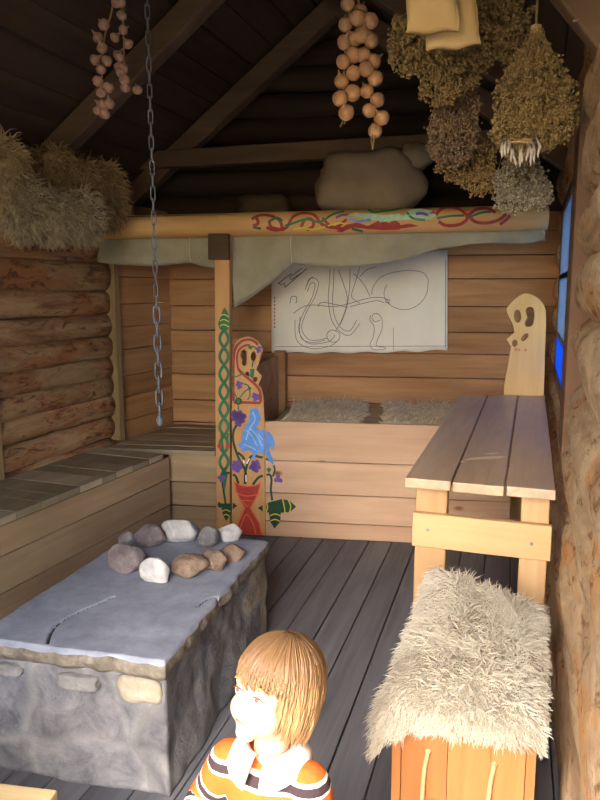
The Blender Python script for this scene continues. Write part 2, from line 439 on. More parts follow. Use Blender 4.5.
for zz0, zz1, gm, lb in ((WZ0+.05, 1.2, frosted('deep blue frosted glass', S(72,122,196), .42), 'deep blue lower pane'), (1.23, WZ1-.05, frosted('pale old glass', S(150,166,180), .22), 'pale grey blue upper pane')):
    mb = MB(); mb.box((W0+.01, -.1635, zz0), (W1-.03, -.1605, zz1)); tag(mb.build('glass_pane', gm, win), lb)

# front wall with the doorway behind the camera
def front(name, a0, a1, z0, z1):
    mb = MB(); mb.box((a0, -.55, z0), (a1, -.35, z1)); return mb.build(name, M['back_boards'], rz=R(-AR))
DX0, DX1, DZ = -1.15, .09, 2.34
mb = MB(); mb.box((-4.2, -.30, 0), (DX0, -.18, 3.4)); mb.box((DX0, -.30, DZ), (DX1, -.18, 3.4)); mb.box((DX1, -.30, 0), (.6, -.18, 3.4))
o = struct(mb.build('wall_front', M['back_boards'], rz=R(-AR))); tag(o, 'front wall with the open doorway', 'wall')
mb = MB(); mb.box((DX0-.06, -.31, 0), (DX0, -.17, DZ)); mb.box((DX1, -.31, 0), (DX1+.06, -.17, DZ)); mb.box((DX0-.06, -.31, DZ), (DX1+.06, -.17, DZ+.06))
o = struct(mb.build('door_1', M['frame'], rz=R(-AR))); tag(o, 'open doorway frame', 'door')

# roof: gable with the ridge along the room
RX, RZ, EX, EZ, LX, LZ = -1.2, 3.28, .5, 2.04, -3.4, 1.62
mb = MB()
def slope(xa, za, xb, zb):
    L = math.hypot(xb-xa, zb-za); n = int(L/.17); 
    for i in range(n):
        p, q = i/n, (i+1)/n-.004
        a = (xa+(xb-xa)*p, za+(zb-za)*p); b = (xa+(xb-xa)*q, za+(zb-za)*q); j = random.uniform(0, .008)
        mb.hexa([(a[0],-.6,a[1]+j),(b[0],-.6,b[1]+j),(b[0],6,b[1]+j),(a[0],6,a[1]+j),(a[0],-.6,a[1]+.04),(b[0],-.6,b[1]+.04),(b[0],6,b[1]+.04),(a[0],6,a[1]+.04)])
    mb.hexa([(xa,-.6,za+.04),(xb,-.6,zb+.04),(xb,6,zb+.04),(xa,6,za+.04),(xa,-.6,za+.1),(xb,-.6,zb+.1),(xb,6,zb+.1),(xa,6,za+.1)])
slope(RX, RZ, EX, EZ); slope(RX, RZ, LX, LZ)
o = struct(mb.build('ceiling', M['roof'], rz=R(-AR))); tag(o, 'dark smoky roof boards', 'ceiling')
def beam_between(mb, p, q, wd, hd):
    p, q = Vector(p), Vector(q); x = (q-p).normalized(); y = Vector((0,1,0)); z = x.cross(y).normalized()
    Mx = Matrix((x, y, z)).transposed().to_4x4(); Mx.translation = p
    mb.box((0, -wd/2, -hd/2), ((q-p).length, wd/2, hd/2), M=Mx)
n = 0
for yy, lab in ((2.25, 'nearest'), (3.45, 'middle'), (4.5, 'farthest')):
    for (xb, zb, side) in ((EX, EZ, 'right'), (LX, LZ, 'left')):
        n += 1; mb = MB(); o = MB()
        dx, dz = xb-RX, zb-RZ; L = math.hypot(dx, dz); nx, nz = dz/L, -dx/L
        if nz > 0: nx, nz = -nx, -nz
        off = .065
        if yy == 2.25 and side == 'right':
            beam_between(mb, (-.06, yy, 2.46), (.26, yy, 2.06), .09, .10); ob = struct(mb.build('brace_beam', M['rafter'], rz=R(-AR), bevel=.01)); tag(ob, 'steep smoky brace at the top of the right wall', 'rafter'); continue
        beam_between(mb, (RX+nx*off, yy, RZ+nz*off-.02), (xb-dx*.1+nx*off, yy, zb-dz*.1+nz*off), .1, .12)
        ob = struct(mb.build('rafter_beam', M['rafter'], rz=R(-AR), bevel=.01)); tag(ob, f'{lab} smoky rafter under the {side} roof slope', 'rafter')
mb = MB(); beam_between(mb, (-2.55, 4.45, 2.33), (.1, 4.45, 2.33), .09, .11)
ob = struct(mb.build('collar_beam', M['rafter'], rz=R(-AR), bevel=.01)); tag(ob, 'smoky collar beam across the roof above the loft', 'rafter')

# outside ground and water
tg = plain('dry sunlit yard', S(176,164,132), .95, nz=.25, scale=2)
mb = MB(); mb.box((-30, -40, -.25), (30, -.6, -.17)); o = struct(mb.build('ground', tg, rz=R(-AR))); tag(o, 'yard outside the door', 'ground')
tw = plain('blue lake', S(58,120,214), .35, nz=.05, scale=.3)
mb = MB(); mb.box((1.2, -.5, -2.6), (160, 200, -2.5)); o = struct(mb.build('lake_water', tw, rz=R(-AR))); tag(o, 'blue lake seen through the window', 'water')
tt = plain('far wooded shore', S(60,84,60), .95, nz=.4, scale=.4)
mb = MB()
for i in range(24): mb.ell((40+i*6, 190+random.uniform(-4,4), -2), (8, 6, random.uniform(4, 9)), 12, 6)
o = struct(mb.build('hills', tt, rz=R(-AR), smooth=True)); tag(o, 'far wooded shore across the lake', 'hills')
#PART2
# ------------------------------------------------------------------ benches
BH = .53
fr0 = PZ(0, 517, BH); fr1 = PZ(169, 450, BH)
dirb = (fr1-fr0).normalized(); BA = math.atan2(dirb.y, dirb.x)
bench = thing('wall_bench', 'long plank bench built along the left log wall into the alcove', 'bench', (fr1.x, fr1.y, 0), BA)
Minv = Matrix.Rotation(-BA, 4, 'Z')
def loc_b(p): return Minv @ (Vector(p) - Vector((fr1.x, fr1.y, 0)))
def wall_y(x):                            # local y of the left wall at local x
    a = loc_b(LW0); b = loc_b(LWN); return a.y + (b.y-a.y)*(x-a.x)/(b.x-a.x)
mb = MB(); x = -4.0; i = 0
while x < 1.0:
    w = .15 + .03*math.sin(i*1.9); j = random.uniform(0, .004)
    y0 = 0.0 if x < -.02 else None
    if x + w < .02:
        mb.hexa([(x, -.012, BH-.035), (x+w-.004, -.012, BH-.035), (x+w-.004, wall_y(x+w)-.012, BH-.035), (x, wall_y(x)-.012, BH-.035),
                 (x, -.012, BH-j), (x+w-.004, -.012, BH-j), (x+w-.004, wall_y(x+w)-.012, BH-j), (x, wall_y(x)-.012, BH-j)])
        xl = x + w
    x += w; i += 1
mb.build('bench_top', M['bench_top'], bench, bevel=.003)
mb = MB(); zb = 0; i = 0
for h in (.19, .165, .135):
    mb.box((-4.0, .0, zb+.002), (-.002, .03, zb+h-.003)); zb += h
mb.build('front_panel', M['bench_front'], bench, bevel=.003)
# alcove platform: front panel facing the room, cross boards on top
P0 = PZ(265, 536, 0); PANG = -8.0
pa = R(PANG); pdir = Vector((math.cos(pa), math.sin(pa), 0)); pn = Vector((-math.sin(pa), math.cos(pa), 0))
def onP(s, off=0, z=0): return P0 + pdir*s + pn*off + Vector((0,0,z))
sL = (Vector((fr1.x, fr1.y, 0))-P0).dot(pdir); sPost = (PZ(216,535,0)-P0).dot(pdir)
alc = thing('sleeping_platform', 'low plank sleeping platform inside the left alcove', 'bed platform', onP(sL), pa)
mb = MB(); zb = 0
for h in (.165, .15, .175): mb.box((-.028, .02, zb+.002), (sPost-sL-.002, .05, zb+h-.003)); zb += h
mb.build('front_panel', M['bench_front'], alc, bevel=.003)
mb = MB(); Mi = Matrix.Rotation(-pa, 4, 'Z')
def loc_a(p): return Mi @ (Vector(p)-onP(sL))
y = .0; i = 0
def lim(yy):                              # local x of the alcove side wall at depth yy
    a = loc_a(LW0 + Vector((math.sin(LANG), -math.cos(LANG), 0))*-.01); dd = Mi @ LDIR
    return a.x + dd.x*(yy-a.y)/dd.y + .0
sd = Mi @ dirb
while y < .80:
    w = .115+.02*math.sin(i*2.1); j = random.uniform(0, .006)
    xa = lambda q: max(lim(q), -9) + .05
    xr = sPost-sL-.003 if i == 0 else sPost-sL+.12
    mb.hexa([(xa(y), y, BH-.03-.012), (xr, y, BH-.042), (xr, y+w-.005, BH-.042), (xa(y+w), y+w-.005, BH-.042),
             (xa(y), y, BH-.008-j), (xr, y, BH-.008-j), (xr, y+w-.005, BH-.008-j), (xa(y+w), y+w-.005, BH-.008-j)])
    y += w; i += 1
mb.build('platform_top', M['bench_top'], alc, bevel=.003)

# ------------------------------------------------------------------ paint strokes on surfaces
def ribbon(mb, pts, w, fn, mi=0, n=5, smooth=True, closed=False, taper=False):
    p = [Vector((a, b, 0)) for a, b in pts]
    if smooth: p = catmull(p, n, closed)
    if closed: p.append(p[0])
    k = len(p); vs = []
    for i, q in enumerate(p):
        t = p[min(i+1, k-1)] - p[max(i-1, 0)]
        if t.length < 1e-9: t = Vector((1,0,0))
        t.normalize(); nn = Vector((-t.y, t.x, 0)); ww = w*(.5 if not taper else .5*math.sin(math.pi*min(.97, .03+i/(k-1))))
        vs += [fn(*(q+nn*ww).xy), fn(*(q-nn*ww).xy)]
    mb.add(vs, [(2*i, 2*i+1, 2*i+3, 2*i+2) for i in range(k-1)], mi)
def fill(mb, pts, fn, mi=0, smooth=0):
    p = [Vector((a, b, 0)) for a, b in pts]
    if smooth: p = catmull(p, smooth, True)
    tri = geometry.tessellate_polygon([p]); mb.add([fn(*q.xy) for q in p], tri, mi)
def disc(mb, c, r, fn, mi=0, n=12):
    fill(mb, [(c[0]+r*math.cos(2*math.pi*i/n), c[1]+r*math.sin(2*math.pi*i/n)) for i in range(n)], fn, mi)
def clipx(pts, x, keep_left):
    out = []; k = len(pts)
    for i in range(k):
        a, b = pts[i], pts[(i+1) % k]; ia = (a[0] <= x) == keep_left; ib = (b[0] <= x) == keep_left
        if ia: out.append(a)
        if ia != ib:
            t = (x-a[0])/(b[0]-a[0]); out.append((x, a[1]+(b[1]-a[1])*t))
    return out
def zq(ox, oy, s): return lambda pts: [(ox+a/s, oy+b/s) for a, b in pts]
zA = zq(210, 430, 6.667); zB = zq(210, 330, 8)
FACE = -.022                              # the carved board and the post stand 22 mm proud of the bed front
def face_fn(off):
    def g(u, v): return PP(u, v, P0, PANG, off)
    return g
def rel(o, parent):                       # parent keeping the world place (parents here only move and turn about z)
    o.parent = parent; o.matrix_parent_inverse = (Matrix.Translation(parent.location) @ parent.rotation_euler.to_matrix().to_4x4()).inverted()

# ------------------------------------------------------------------ roof post with painted vine
zbeam = 1.80
post = thing('carved_post', 'square pine post painted with a green twisted vine, carrying the beam', 'post', onP(sPost), pa); post.rotation_euler = (0, .012, pa)
pw = (PZ(231,535,0)-PZ(216.5,535,0)).length
mb = MB(); mb.box((0, -.022, .0), (pw, .055, zbeam)); mb.build('shaft', M['post'], post, bevel=.006)
mb = MB(); mb.box((-.028, -.06, 1.655), (.096, -.0225, 1.80)); tag(mb.build('tenon_block', M['tenon'], post, bevel=.006), 'dark weathered square block at the post head')
fp = face_fn(.022+.0015); fp2 = face_fn(.022+.003)
mb = MB()
A = []; B = []
for i in range(81):
    v = 330+152*i/80; u = 224 + (.0)*(v-330); am = 4.3 if v < 470 else 4.3*(482-v)/12
    ph = math.pi*(v-330)/17.6; A.append((u+am*math.sin(ph), v)); B.append((u-am*math.sin(ph), v))
ribbon(mb, A, 3.1, fp, 0, smooth=False); ribbon(mb, B, 3.1, fp, 0, smooth=False)
fill(mb, [(224,308),(227.5,312),(229.5,318),(230,326),(226,331),(221,330),(218,324),(220.5,317)], fp, 0, 3)
for v in (316, 321, 326): ribbon(mb, [(220,v),(224,v-1.5),(229,v+1)], 1, fp2, 2)
fill(mb, [(220,474),(224,468),(228,474),(226,484),(224.5,493),(222.5,484)], fp, 0)
ribbon(mb, zA([(75,20),(85,110),(97,160),(110,110),(120,20)]), 2, fp, 0)
for c in ((219.5,446),(227.7,446)): disc(mb, c, 2.3, fp2, 1)
ribbon(mb, zA([(134,290),(118,285),(88,300),(82,340),(90,400),(104,490)]), 2, fp, 3)
for dx, dy in ((-2,-1),(2,-1),(0,2)): disc(mb, (221.5+dx, 478.5+dy), 2.1, fp2, 4)
fill(mb, zA([(72,490),(140,490),(138,560),(108,608),(84,560)]), fp, 3)
fill(mb, zA([(76,492),(58,478),(50,500),(62,518),(78,515)]), fp, 3)
for pts in ([(82,540),(108,532),(136,545)], [(92,570),(108,562),(128,575)]): ribbon(mb, zA(pts), 1, fp2, 2)
o = mb.build('painted_vine', [M['green'], M['red'], M['yellow'], M['dkgreen'], M['purple']]); rel(o, post); tag(o, 'green twisted vine with red berries and leaf heads painted on the post')

# ------------------------------------------------------------------ profile boards with cut-outs
def profile_board(name, outer, holes, thick, mat, parent, fn_front, nrm):
    """outer / holes: pixel outlines mapped with fn_front to the front face; thick goes back along nrm."""
    loops = [[fn_front(*p) for p in L] for L in [outer]+holes]
    o3 = loops[0][0]; ax = Vector((nrm.y, -nrm.x, 0)); up = Vector((0,0,1))
    l2 = [[Vector(((p-o3).dot(ax), (p-o3).z, 0)) for p in L] for L in loops]
    tri = geometry.tessellate_polygon(l2)
    flat = [p for L in loops for p in L]; k = len(flat); mb = MB()
    mb.add([p for p in flat] + [p + nrm*thick for p in flat], [t for t in tri] + [tuple(reversed([i+k for i in t])) for t in tri])
    b = 0; fs = []
    for L in loops:
        m = len(L); fs += [(b+i, b+(i+1) % m, k+b+(i+1) % m, k+b+i) for i in range(m)]; b += m
    mb.add([], []); 
    for q in fs: mb.f.append(list(q)); mb.m.append(0)
    o = mb.build(name, mat)
    bm = bmesh.new(); bm.from_mesh(o.data); bmesh.ops.recalc_face_normals(bm, faces=bm.faces); bm.to_mesh(o.data); bm.free()
    if parent is not None: rel(o, parent)
    return o
def oval(cx, cy, rx, ry, rot=0, n=14):
    return [(cx+rx*math.cos(a)*math.cos(rot)-ry*math.sin(a)*math.sin(rot), cy+rx*math.cos(a)*math.sin(rot)+ry*math.sin(a)*math.cos(rot)) for a in [2*math.pi*i/n for i in range(n)]]
def cm2(pts, n=5, closed=True): return [tuple(q.xy) for q in catmull([(a, b, 0) for a, b in pts], n, closed)]
bd = thing('carved_bed_board', 'bed board with carved beast head, painted with a blue bird, grapes and red vase', 'carved board', onP(0), pa)
head = zB([(176,240),(184,160),(210,100),(255,64),(312,52),(368,76),(408,118),(422,158),(408,200),(392,256),(368,318)])
jaw = zB([(416,370),(402,402),(385,438),(410,470),(424,520)])
outl = [(231.8, 534)] + [(231.9, 440)] + cm2(head, 4, False) + jaw + [(264.5, 420), (265, 535)]
holes = [cm2(zB([(262,160),(280,155),(292,185),(293,250),(286,280),(268,287),(252,268),(258,240),(242,215),(246,180)]), 3),
         [(a, b) for a, b in oval(210+347/8, 330+210/8, 22/8, 40/8, .15)], oval(210+300/8, 330+356/8, 17/8, 27/8, -.35), oval(210+362/8, 330+397/8, 17/8, 22/8, .3)]
FB = .02
profile_board('board', outl, holes, .018, M['post'], bd, face_fn(FB), pn)
fb = face_fn(FB+.0015); fb2 = face_fn(FB+.003); fb3 = face_fn(FB+.0045); ff = face_fn(.0035); ff2 = face_fn(.005)
# red outlined beast head
mb = MB()
ribbon(mb, zB([(188,570),(186,440),(188,250),(202,150),(250,92),(312,76),(362,96),(384,120)]), 2.6, fb)
ribbon(mb, zB([(225,310),(215,230),(228,165),(270,128),(320,118)]), 2, fb)
ribbon(mb, zB([(225,310),(260,350),(320,400),(375,450),(402,500),(404,580)]), 2.6, fb)
ribbon(mb, zB([(190,580),(290,580),(404,584)]), 2.6, fb, smooth=False)
o = mb.build('painted_beast', M['brick']); rel(o, bd)
mb = MB()
for pts in ([(165,300),(190,370),(240,360),(265,335)], [(270,430),(310,450),(320,520),(300,560)], [(240,540),(280,490),(318,470)], [(320,140),(345,130),(372,150)], [(340,260),(338,300)], [(225,600),(228,640)], [(170,420),(195,500),(220,560)]):
    ribbon(mb, zB(pts), 1.3, fb2, 0)
fill(mb, zB([(320,312),(356,310),(352,370),(338,388),(320,368)]), fb2, 0)
fill(mb, zB([(302,135),(322,120),(345,140),(322,158)]), fb2, 0); fill(mb, zB([(300,455),(335,460),(318,490)]), fb2, 0)
disc(mb, (210+228/8, 330+570/8), 3.6, fb2, 1); disc(mb, (210+228/8, 330+570/8), 2.0, fb3, 0)
o = mb.build('painted_grapevine', [M['green'], M['dkgreen'], M['mint'], M['white']]); rel(o, bd)
mb = MB()
for pts in ([(235,360),(235,270),(190,185),(154,70),(160,0),(185,-40)], [(232,360),(240,260),(275,175),(330,180),(352,185)], [(190,360),(172,310),(152,298)], [(285,365),(320,320),(352,304)], [(185,150),(215,175),(230,200)]):
    ribbon(mb, zA(pts), 2.4, fb, 1)
for pts in ([(245,225),(262,190)], [(240,300),(240,345)], [(228,222),(222,200)]): ribbon(mb, zA(pts), 1.2, fb2, 3, smooth=False)
fill(mb, zA([(152,482),(182,505),(150,530)]), fb, 1); fill(mb, zA([(318,520),(350,500),(352,545)]), fb, 1)
o = mb.build('painted_stems', [M['green'], M['dkgreen'], M['mint'], M['white']]); rel(o, bd)
def cluster(cx, cy, r, k, fn):
    m = MB()
    for i in range(k):
        a = i*2.4; q = r*math.sqrt(i/k); disc(m, (cx+q*math.cos(a), cy+q*math.sin(a)), r*.42, fn, 0, 9)
    rel(m.build('painted_grapes', M['purple']), bd)
cluster(236.5, 466, 5.2, 12, fb2); cluster(255, 466, 5.2, 12, fb2)
cluster(238, 417, 6, 14, fb2); cluster(238.5, 424, 3.2, 6, fb2); cluster(241.5, 411.5+7, 5, 8, fb2); cluster(232.8+1.5, 411+1, 2.5, 5, fb2)
cluster(239.5, 385, 3.6, 8, fb2); cluster(255.5, 397, 3.8, 9, fb2); cluster(258.5, 349, 3.2, 7, fb2)
bird = [(249.5,411.5),(252,408.5),(256,408),(259,410.5),(261,418),(259,424),(256,427),(260,430),(267,430.5),(272.5,435),(275,443),(273.5,450),(270,446),(269,450),(272.5,458),(273.5,465),(270,462),(266,455),(261,452.5),(256,454),(254.5,459),(252,460),(252.5,452),(247,450),(243,452.5),(240,447.5),(236.5,444),(241,443),(242,436),(244,428),(249,420.5)]
mb = MB(); fill(mb, clipx(bird, 264.6, True), fb3, 0)
for pts in ([(246,430),(252,436),(257,446)], [(250,428),(257,436),(262,446)], [(253,412),(255,420),(250,428),(246,440)], [(258,434),(263,440)], [(244,444),(250,447),(256,450)]):
    ribbon(mb, pts, 1.1, face_fn(FB+.006), 1)
o = mb.build('painted_bird', [M['blue'], M['ltblue']]); rel(o, bd)
mb = MB()
fill(mb, zA([(158,338),(200,362),(250,372),(300,366),(340,350),(325,425),(275,520),(335,620),(352,702),(168,692),(182,620),(225,520),(172,420)]), fb, 1)
fill(mb, zA([(166,350),(200,370),(250,380),(300,374),(332,362),(316,422),(264,520),(324,622),(340,696),(180,686),(194,620),(236,520),(182,418)]), fb2, 0)
for pts in ([(165,405),(200,430),(250,440),(330,428)],): ribbon(mb, zA(pts), 1.1, fb3, 1)
for pts in ([(210,468),(285,474),(248,510),(210,468)],): ribbon(mb, zA(pts), 1.1, fb3, 1, smooth=False)
ribbon(mb, zA([(196,690),(212,620),(245,562),(285,620),(305,692)]), 1.1, fb3, 1)
o = mb.build('painted_vase', [M['red'], M['orange']]); rel(o, bd)

# ------------------------------------------------------------------ box bed on the right
BT = .715
bed = thing('box_bed', 'built-in box bed with a high front of pale pine boards', 'bed', onP(0), pa)
sE = 1.44
mb = MB(); zb = 0
for h in (.10, .175, .2, .24): mb.box((-.02, .0, zb+.002), (sE, .03, zb+h-.0025)); zb += h
mb.build('front_panel', M['bed_boards'], bed, bevel=.003)
mb = MB(); mb.box((.02, .04, BT-.09), (1.36, .84, BT-.05)); mb.build('bed_base', M['bench_top'], bed)
# head partition between bed and alcove, with a corner post
q0 = Mi @ (PY(277, 380, 5.12) - onP(0)); q1 = Vector((-.10, .02, 0))
ez = 1.035
mb = MB(); zz = .25
for h in (.26, .26, .265):
    a, b = Vector((q1.x, q1.y+.03, 0)), Vector((q0.x, q0.y-.115, 0)); w_ = Vector((.03, 0, 0))
    mb.hexa([a+Vector((0,0,zz)), a+w_+Vector((0,0,zz)), b+w_+Vector((0,0,zz)), b+Vector((0,0,zz)), a+Vector((0,0,zz+h-.004)), a+w_+Vector((0,0,zz+h-.004)), b+w_+Vector((0,0,zz+h-.004)), b+Vector((0,0,zz+h-.004))]); zz += h
mb.build('end_panel', M['back_boards'], bed)
mb = MB(); mb.box((q0.x+.0, q0.y-.11, .3), (q0.x+.075, q0.y-.045, 1.06)); mb.build('corner_post', M['back_boards'], bed, bevel=.005)
mb = MB()
ribbon(mb, zA([(376,299),(400,300),(410,330),(406,400),(415,470)]), 2.2, ff, 0)
ribbon(mb, zA([(425,235),(432,270),(418,310)]), 1.8, ff, 0); ribbon(mb, zA([(372,190),(400,205)]), 1.6, ff, 0)
fill(mb, zA([(400,480),(440,470),(480,460),(530,470),(575,512),(530,548),(472,552),(468,612),(430,656),(402,612),(392,550),(375,547),(374,488)]), ff, 0)
for pts in ([(378,482),(384,515),(376,545)], [(484,462),(494,505),(500,550)], [(522,468),(538,505),(530,548)], [(400,572),(435,560),(470,572)], [(404,606),(435,596),(466,610)]): ribbon(mb, zA(pts), 1.2, ff2, 1)
fill(mb, zA([(374,262),(392,248),(410,262),(394,290)]), ff, 2)
for dx, dy in ((-2.5,1),(2,1.5),(-.5,-2.5),(.5,1)): disc(mb, (278.5+dx, 479+dy), 2.2, ff2, 3)
o = mb.build('painted_leaf', [M['dkgreen'], M['yellow'], M['green'], M['purple']]); rel(o, bed); tag(o, 'green and yellow three-lobed leaf painted on the bed front')
mb = MB(); fill(mb, clipx(bird, 265.8, False), ff2, 0); o = mb.build('painted_tail', [M['blue']]); rel(o, bed)

# fur locks -------------------------------------------------------
def locks(mb, pts, length, width, droop, curl, rnd, segs=4, mi=0):
    """pts: (position, normal, lean direction)"""
    for p, nrm, lean in pts:
        L = length*rnd.uniform(.55, 1.25); d = (nrm*rnd.uniform(.35, 1.0) + lean + Vector((rnd.gauss(0,.45), rnd.gauss(0,.45), rnd.gauss(0,.25)))).normalized()
        q = Vector(p); sd = d.cross(Vector((rnd.gauss(0,1), rnd.gauss(0,1), rnd.gauss(0,1)))); 
        if sd.length < 1e-4: continue
        sd.normalize(); ph = rnd.uniform(0, 6.28); P = []; up = d.cross(sd)
        for i in range(segs+1):
            P.append(q.copy()); s = L/segs
            w = (sd*math.cos(ph+i*1.5) + up*math.sin(ph+i*1.5))*curl
            q = q + (d+w).normalized()*s; d = (d + Vector((0,0,-droop))).normalized()
        rad = [width*x for x in (1, .95, .75, .5, .12)][:segs+1] if segs == 4 else [width*(1-.9*i/segs) for i in range(segs+1)]
        mb.tube(P, rad, 3, mi, cap=False)
# flat fur hides lying on the bed
def hide(name, label, s0, s1, d0, d1, z, seed, mat, nl):
    rnd = random.Random(seed); mb = MB(); n, m = 18, 12; vs = []
    for i in range(n+1):
        for j in range(m+1):
            s = s0+(s1-s0)*i/n; dd = d0+(d1-d0)*j/m
            e = .05*noise.noise((i*.35, j*.4, seed)); 
            zz = z + .02*noise.noise((s*4, dd*4, seed)) + .012
            vs.append(onP(s + e*(i in (0, n)), dd + e*(j in (0, m)), zz))
    mb.add(vs, [(i*(m+1)+j, (i+1)*(m+1)+j, (i+1)*(m+1)+j+1, i*(m+1)+j+1) for i in range(n) for j in range(m)])
    root = thing(name, label, 'fur hide', onP((s0+s1)/2, (d0+d1)/2, z))
    o = mb.build('hide_skin', M['hide_pad'] if mat == 'fleece' else M['hide'], solid=.015, smooth=True); rel(o, root)
    mb = MB(); pts = []
    for k in range(nl):
        i = rnd.uniform(0, n-.01); j = rnd.uniform(0, m-.01); q = vs[int(i)*(m+1)+int(j)].lerp(vs[(int(i)+1)*(m+1)+int(j)+1], rnd.random())
        pts.append((q, Vector((0,0,.5)), Vector((.5, -.5, 0))))
    locks(mb, pts, .055, .005, .18, .35, rnd, 3); o = mb.build('fur', M[mat]); rel(o, root); o['kind'] = 'stuff'
    root.matrix_world  # keeps the pad where it lies
    return root
hide('fur_hide', 'greyish brown fur hide spread on the left half of the box bed', .09, .565, .05, .80, BT-.022, 3, 'hide', 2600)
hide('fur_hide', 'greyish brown fur hide on the box bed beside the table', .69, 1.22, .05, .80, BT-.018, 5, 'hide', 2600)

# ------------------------------------------------------------------ painted beam, canopy and hanging
bl, br = PP(103, 227, P0, PANG), PP(547, 216.5, P0, PANG)
bax = (br-bl).normalized(); BR_ = .068
bl2 = bl - bax*.25; br2 = br + bax*.01; blen = (br2-bl2).length
beam = thing('painted_beam', 'peeled round log beam painted with red and green interlaced dragons', 'beam', bl2 + pn*.06, pa)
mb = MB(); nseg = 40; vs = []; tilt = (br2.z-bl2.z)/blen
pts = [(blen*i/nseg, 0, tilt*blen*i/nseg) for i in range(nseg+1)]
mb.tube(pts, [BR_*(1+.03*noise.noise((i*.4, 2, 2))) for i in range(nseg+1)], 24)
mb.build('log', M['beam'], beam, smooth=True)
def beam_fn(lift):
    c0 = bl2 + pn*.06
    def g(u, v):
        p = PP(u, v, P0, PANG, BR_*.9-.06); s = (p-c0).dot(pdir); dz = p.z - (c0.z + tilt*s)
        rr = BR_*1.035+lift; dz = max(-rr*.97, min(rr*.97, dz)); y = -math.sqrt(rr*rr-dz*dz)
        return c0 + pdir*s + pn*y + Vector((0,0,tilt*s+dz))
    return g
b1, b2, b3 = beam_fn(.001), beam_fn(.0025), beam_fn(.004)
zC = zq(240, 190, 3.75); zD = zq(380, 190, 3.333)
mb = MB()
# red bands
for pts in ([(45,110),(70,95),(110,95),(150,115),(160,150)], [(50,135),(70,125),(62,105)], [(100,140),(130,150),(175,140),(200,100),(240,85),(280,95),(310,130),(360,140),(400,110)], [(110,115),(120,140),(165,150)], [(230,140),(245,112),(270,110),(275,135),(250,150)], [(310,105),(340,135),(380,145),(430,135)]):
    ribbon(mb, zC(pts), 3.0, b1, 0)
fill(mb, zC([(360,155),(400,130),(440,122),(480,135),(520,115),(528,130),(545,112),(552,128),(580,112),(600,125),(600,148),(540,150),(480,146),(420,140),(380,158)]), b1, 0)
fill(mb, zD([(0,98),(30,110),(60,118),(100,112),(130,120),(60,130),(0,125)]), b1, 0)
for pts in ([(185,85),(205,62),(240,55),(275,70),(290,95),(265,115),(220,118),(195,105)], [(295,85),(320,65),(355,60),(385,75)], [(290,80),(315,105),(355,110),(395,100),(420,80)], [(120,70),(160,65),(185,85)], [(400,115),(425,95),(432,85)]):
    ribbon(mb, zD(pts), 3.2, b1, 0)
# green bands
for pts in ([(50,140),(80,145)], [(170,135),(200,125),(250,110),(300,120),(350,90),(390,78)], [(110,118),(140,105),(160,118)], [(480,70),(500,82),(540,78)], [(420,145),(460,155)]):
    ribbon(mb, zC(pts), 2.4, b2, 1)
for pts in ([(0,70),(40,66),(75,58)], [(190,95),(230,88),(280,85)], [(300,90),(340,75),(370,72)], [(90,75),(110,95),(150,100)]):
    ribbon(mb, zD(pts), 2.4, b2, 1)
# pale dragon body
fill(mb, zC([(400,95),(430,85),(480,88),(540,95),(600,88),(600,112),(540,118),(490,112),(440,100)]), b2, 2)
fill(mb, zD([(0,88),(40,86),(80,82),(100,66),(130,60),(170,66),(188,84),(170,98),(120,98),(70,100),(0,108)]), b2, 2)
ribbon(mb, zC([(360,105),(380,95),(410,92)]), 2.6, b2, 5); ribbon(mb, zD([(120,80),(140,78),(160,84)]), 3, b3, 5)
for pts in ([(410,110),(450,118),(490,112)],): ribbon(mb, zC(pts), 2.6, b3, 3)
ribbon(mb, zC([(200,148),(235,142),(270,148),(320,138)]), 1.6, b2, 4); ribbon(mb, zC([(330,135),(370,125),(400,128)]), 1.4, b2, 4)
o = mb.build('painted_dragons', [M['brick'], M['green'], M['mint'], M['blue'], M['yellow'], M['purple']]); rel(o, beam)

# canopy cloth slung under the beam
sag = [(98,262),(120,264),(150,266),(172,264),(190,262),(203,266),(217,268),(226,271),(232,276),(234.5,307),(240,304),(258,292),(276,279),(288,266),(293,262),(303,264),(320,266.5),(340,267),(365,265),(390,262),(410,257),(425,252),(440,248),(455,246),(475,243),(500,242.5),(525,243),(545,240)]
mb = MB(); rows = 12; cols = 150; vs = []
sag2 = []
for i in range(cols+1):
    u = 98 + (545-98)*i/cols
    for a, b in zip(sag, sag[1:]):
        if a[0] <= u <= b[0] + 1e-6: v = a[1]+(b[1]-a[1])*(u-a[0])/(b[0]-a[0]); break
    sag2.append((u, v))
for i, (u, v) in enumerate(sag2):
    top = PP(u, 236-(u-98)*.0235, P0, PANG, -.09); bot = PP(u, v, P0, PANG, -.085)
    for j in range(rows+1):
        t = j/rows; p = top.lerp(bot, t)
        fold = .012*noise.noise((u*.05, t*2, 0)) + .006*math.sin(u*.22+t*3)
        p -= pn*(.008*math.sin(t*math.pi)) - pn*fold*1.0
        vs.append(p)
    # tucks back under and runs on to the rear wall
    for j in range(1, 7):
        t = j/6; p = bot + pn*(.80*t) + Vector((0,0,(.06)*math.sin(t*math.pi)*-1*0 + (1.80-bot.z)*min(1, t*2.2))); vs.append(p)
R1 = rows+7
mb.add(vs, [(i*R1+j, (i+1)*R1+j, (i+1)*R1+j+1, i*R1+j+1) for i in range(cols) for j in range(R1-1)])
can = thing('hanging_canopy', 'grey green burlap canopy slung beneath the painted beam', 'cloth canopy', PP(320, 262, P0, PANG))
o = mb.build('burlap_sheet', M['canopy'], smooth=True, solid=.004); rel(o, can)
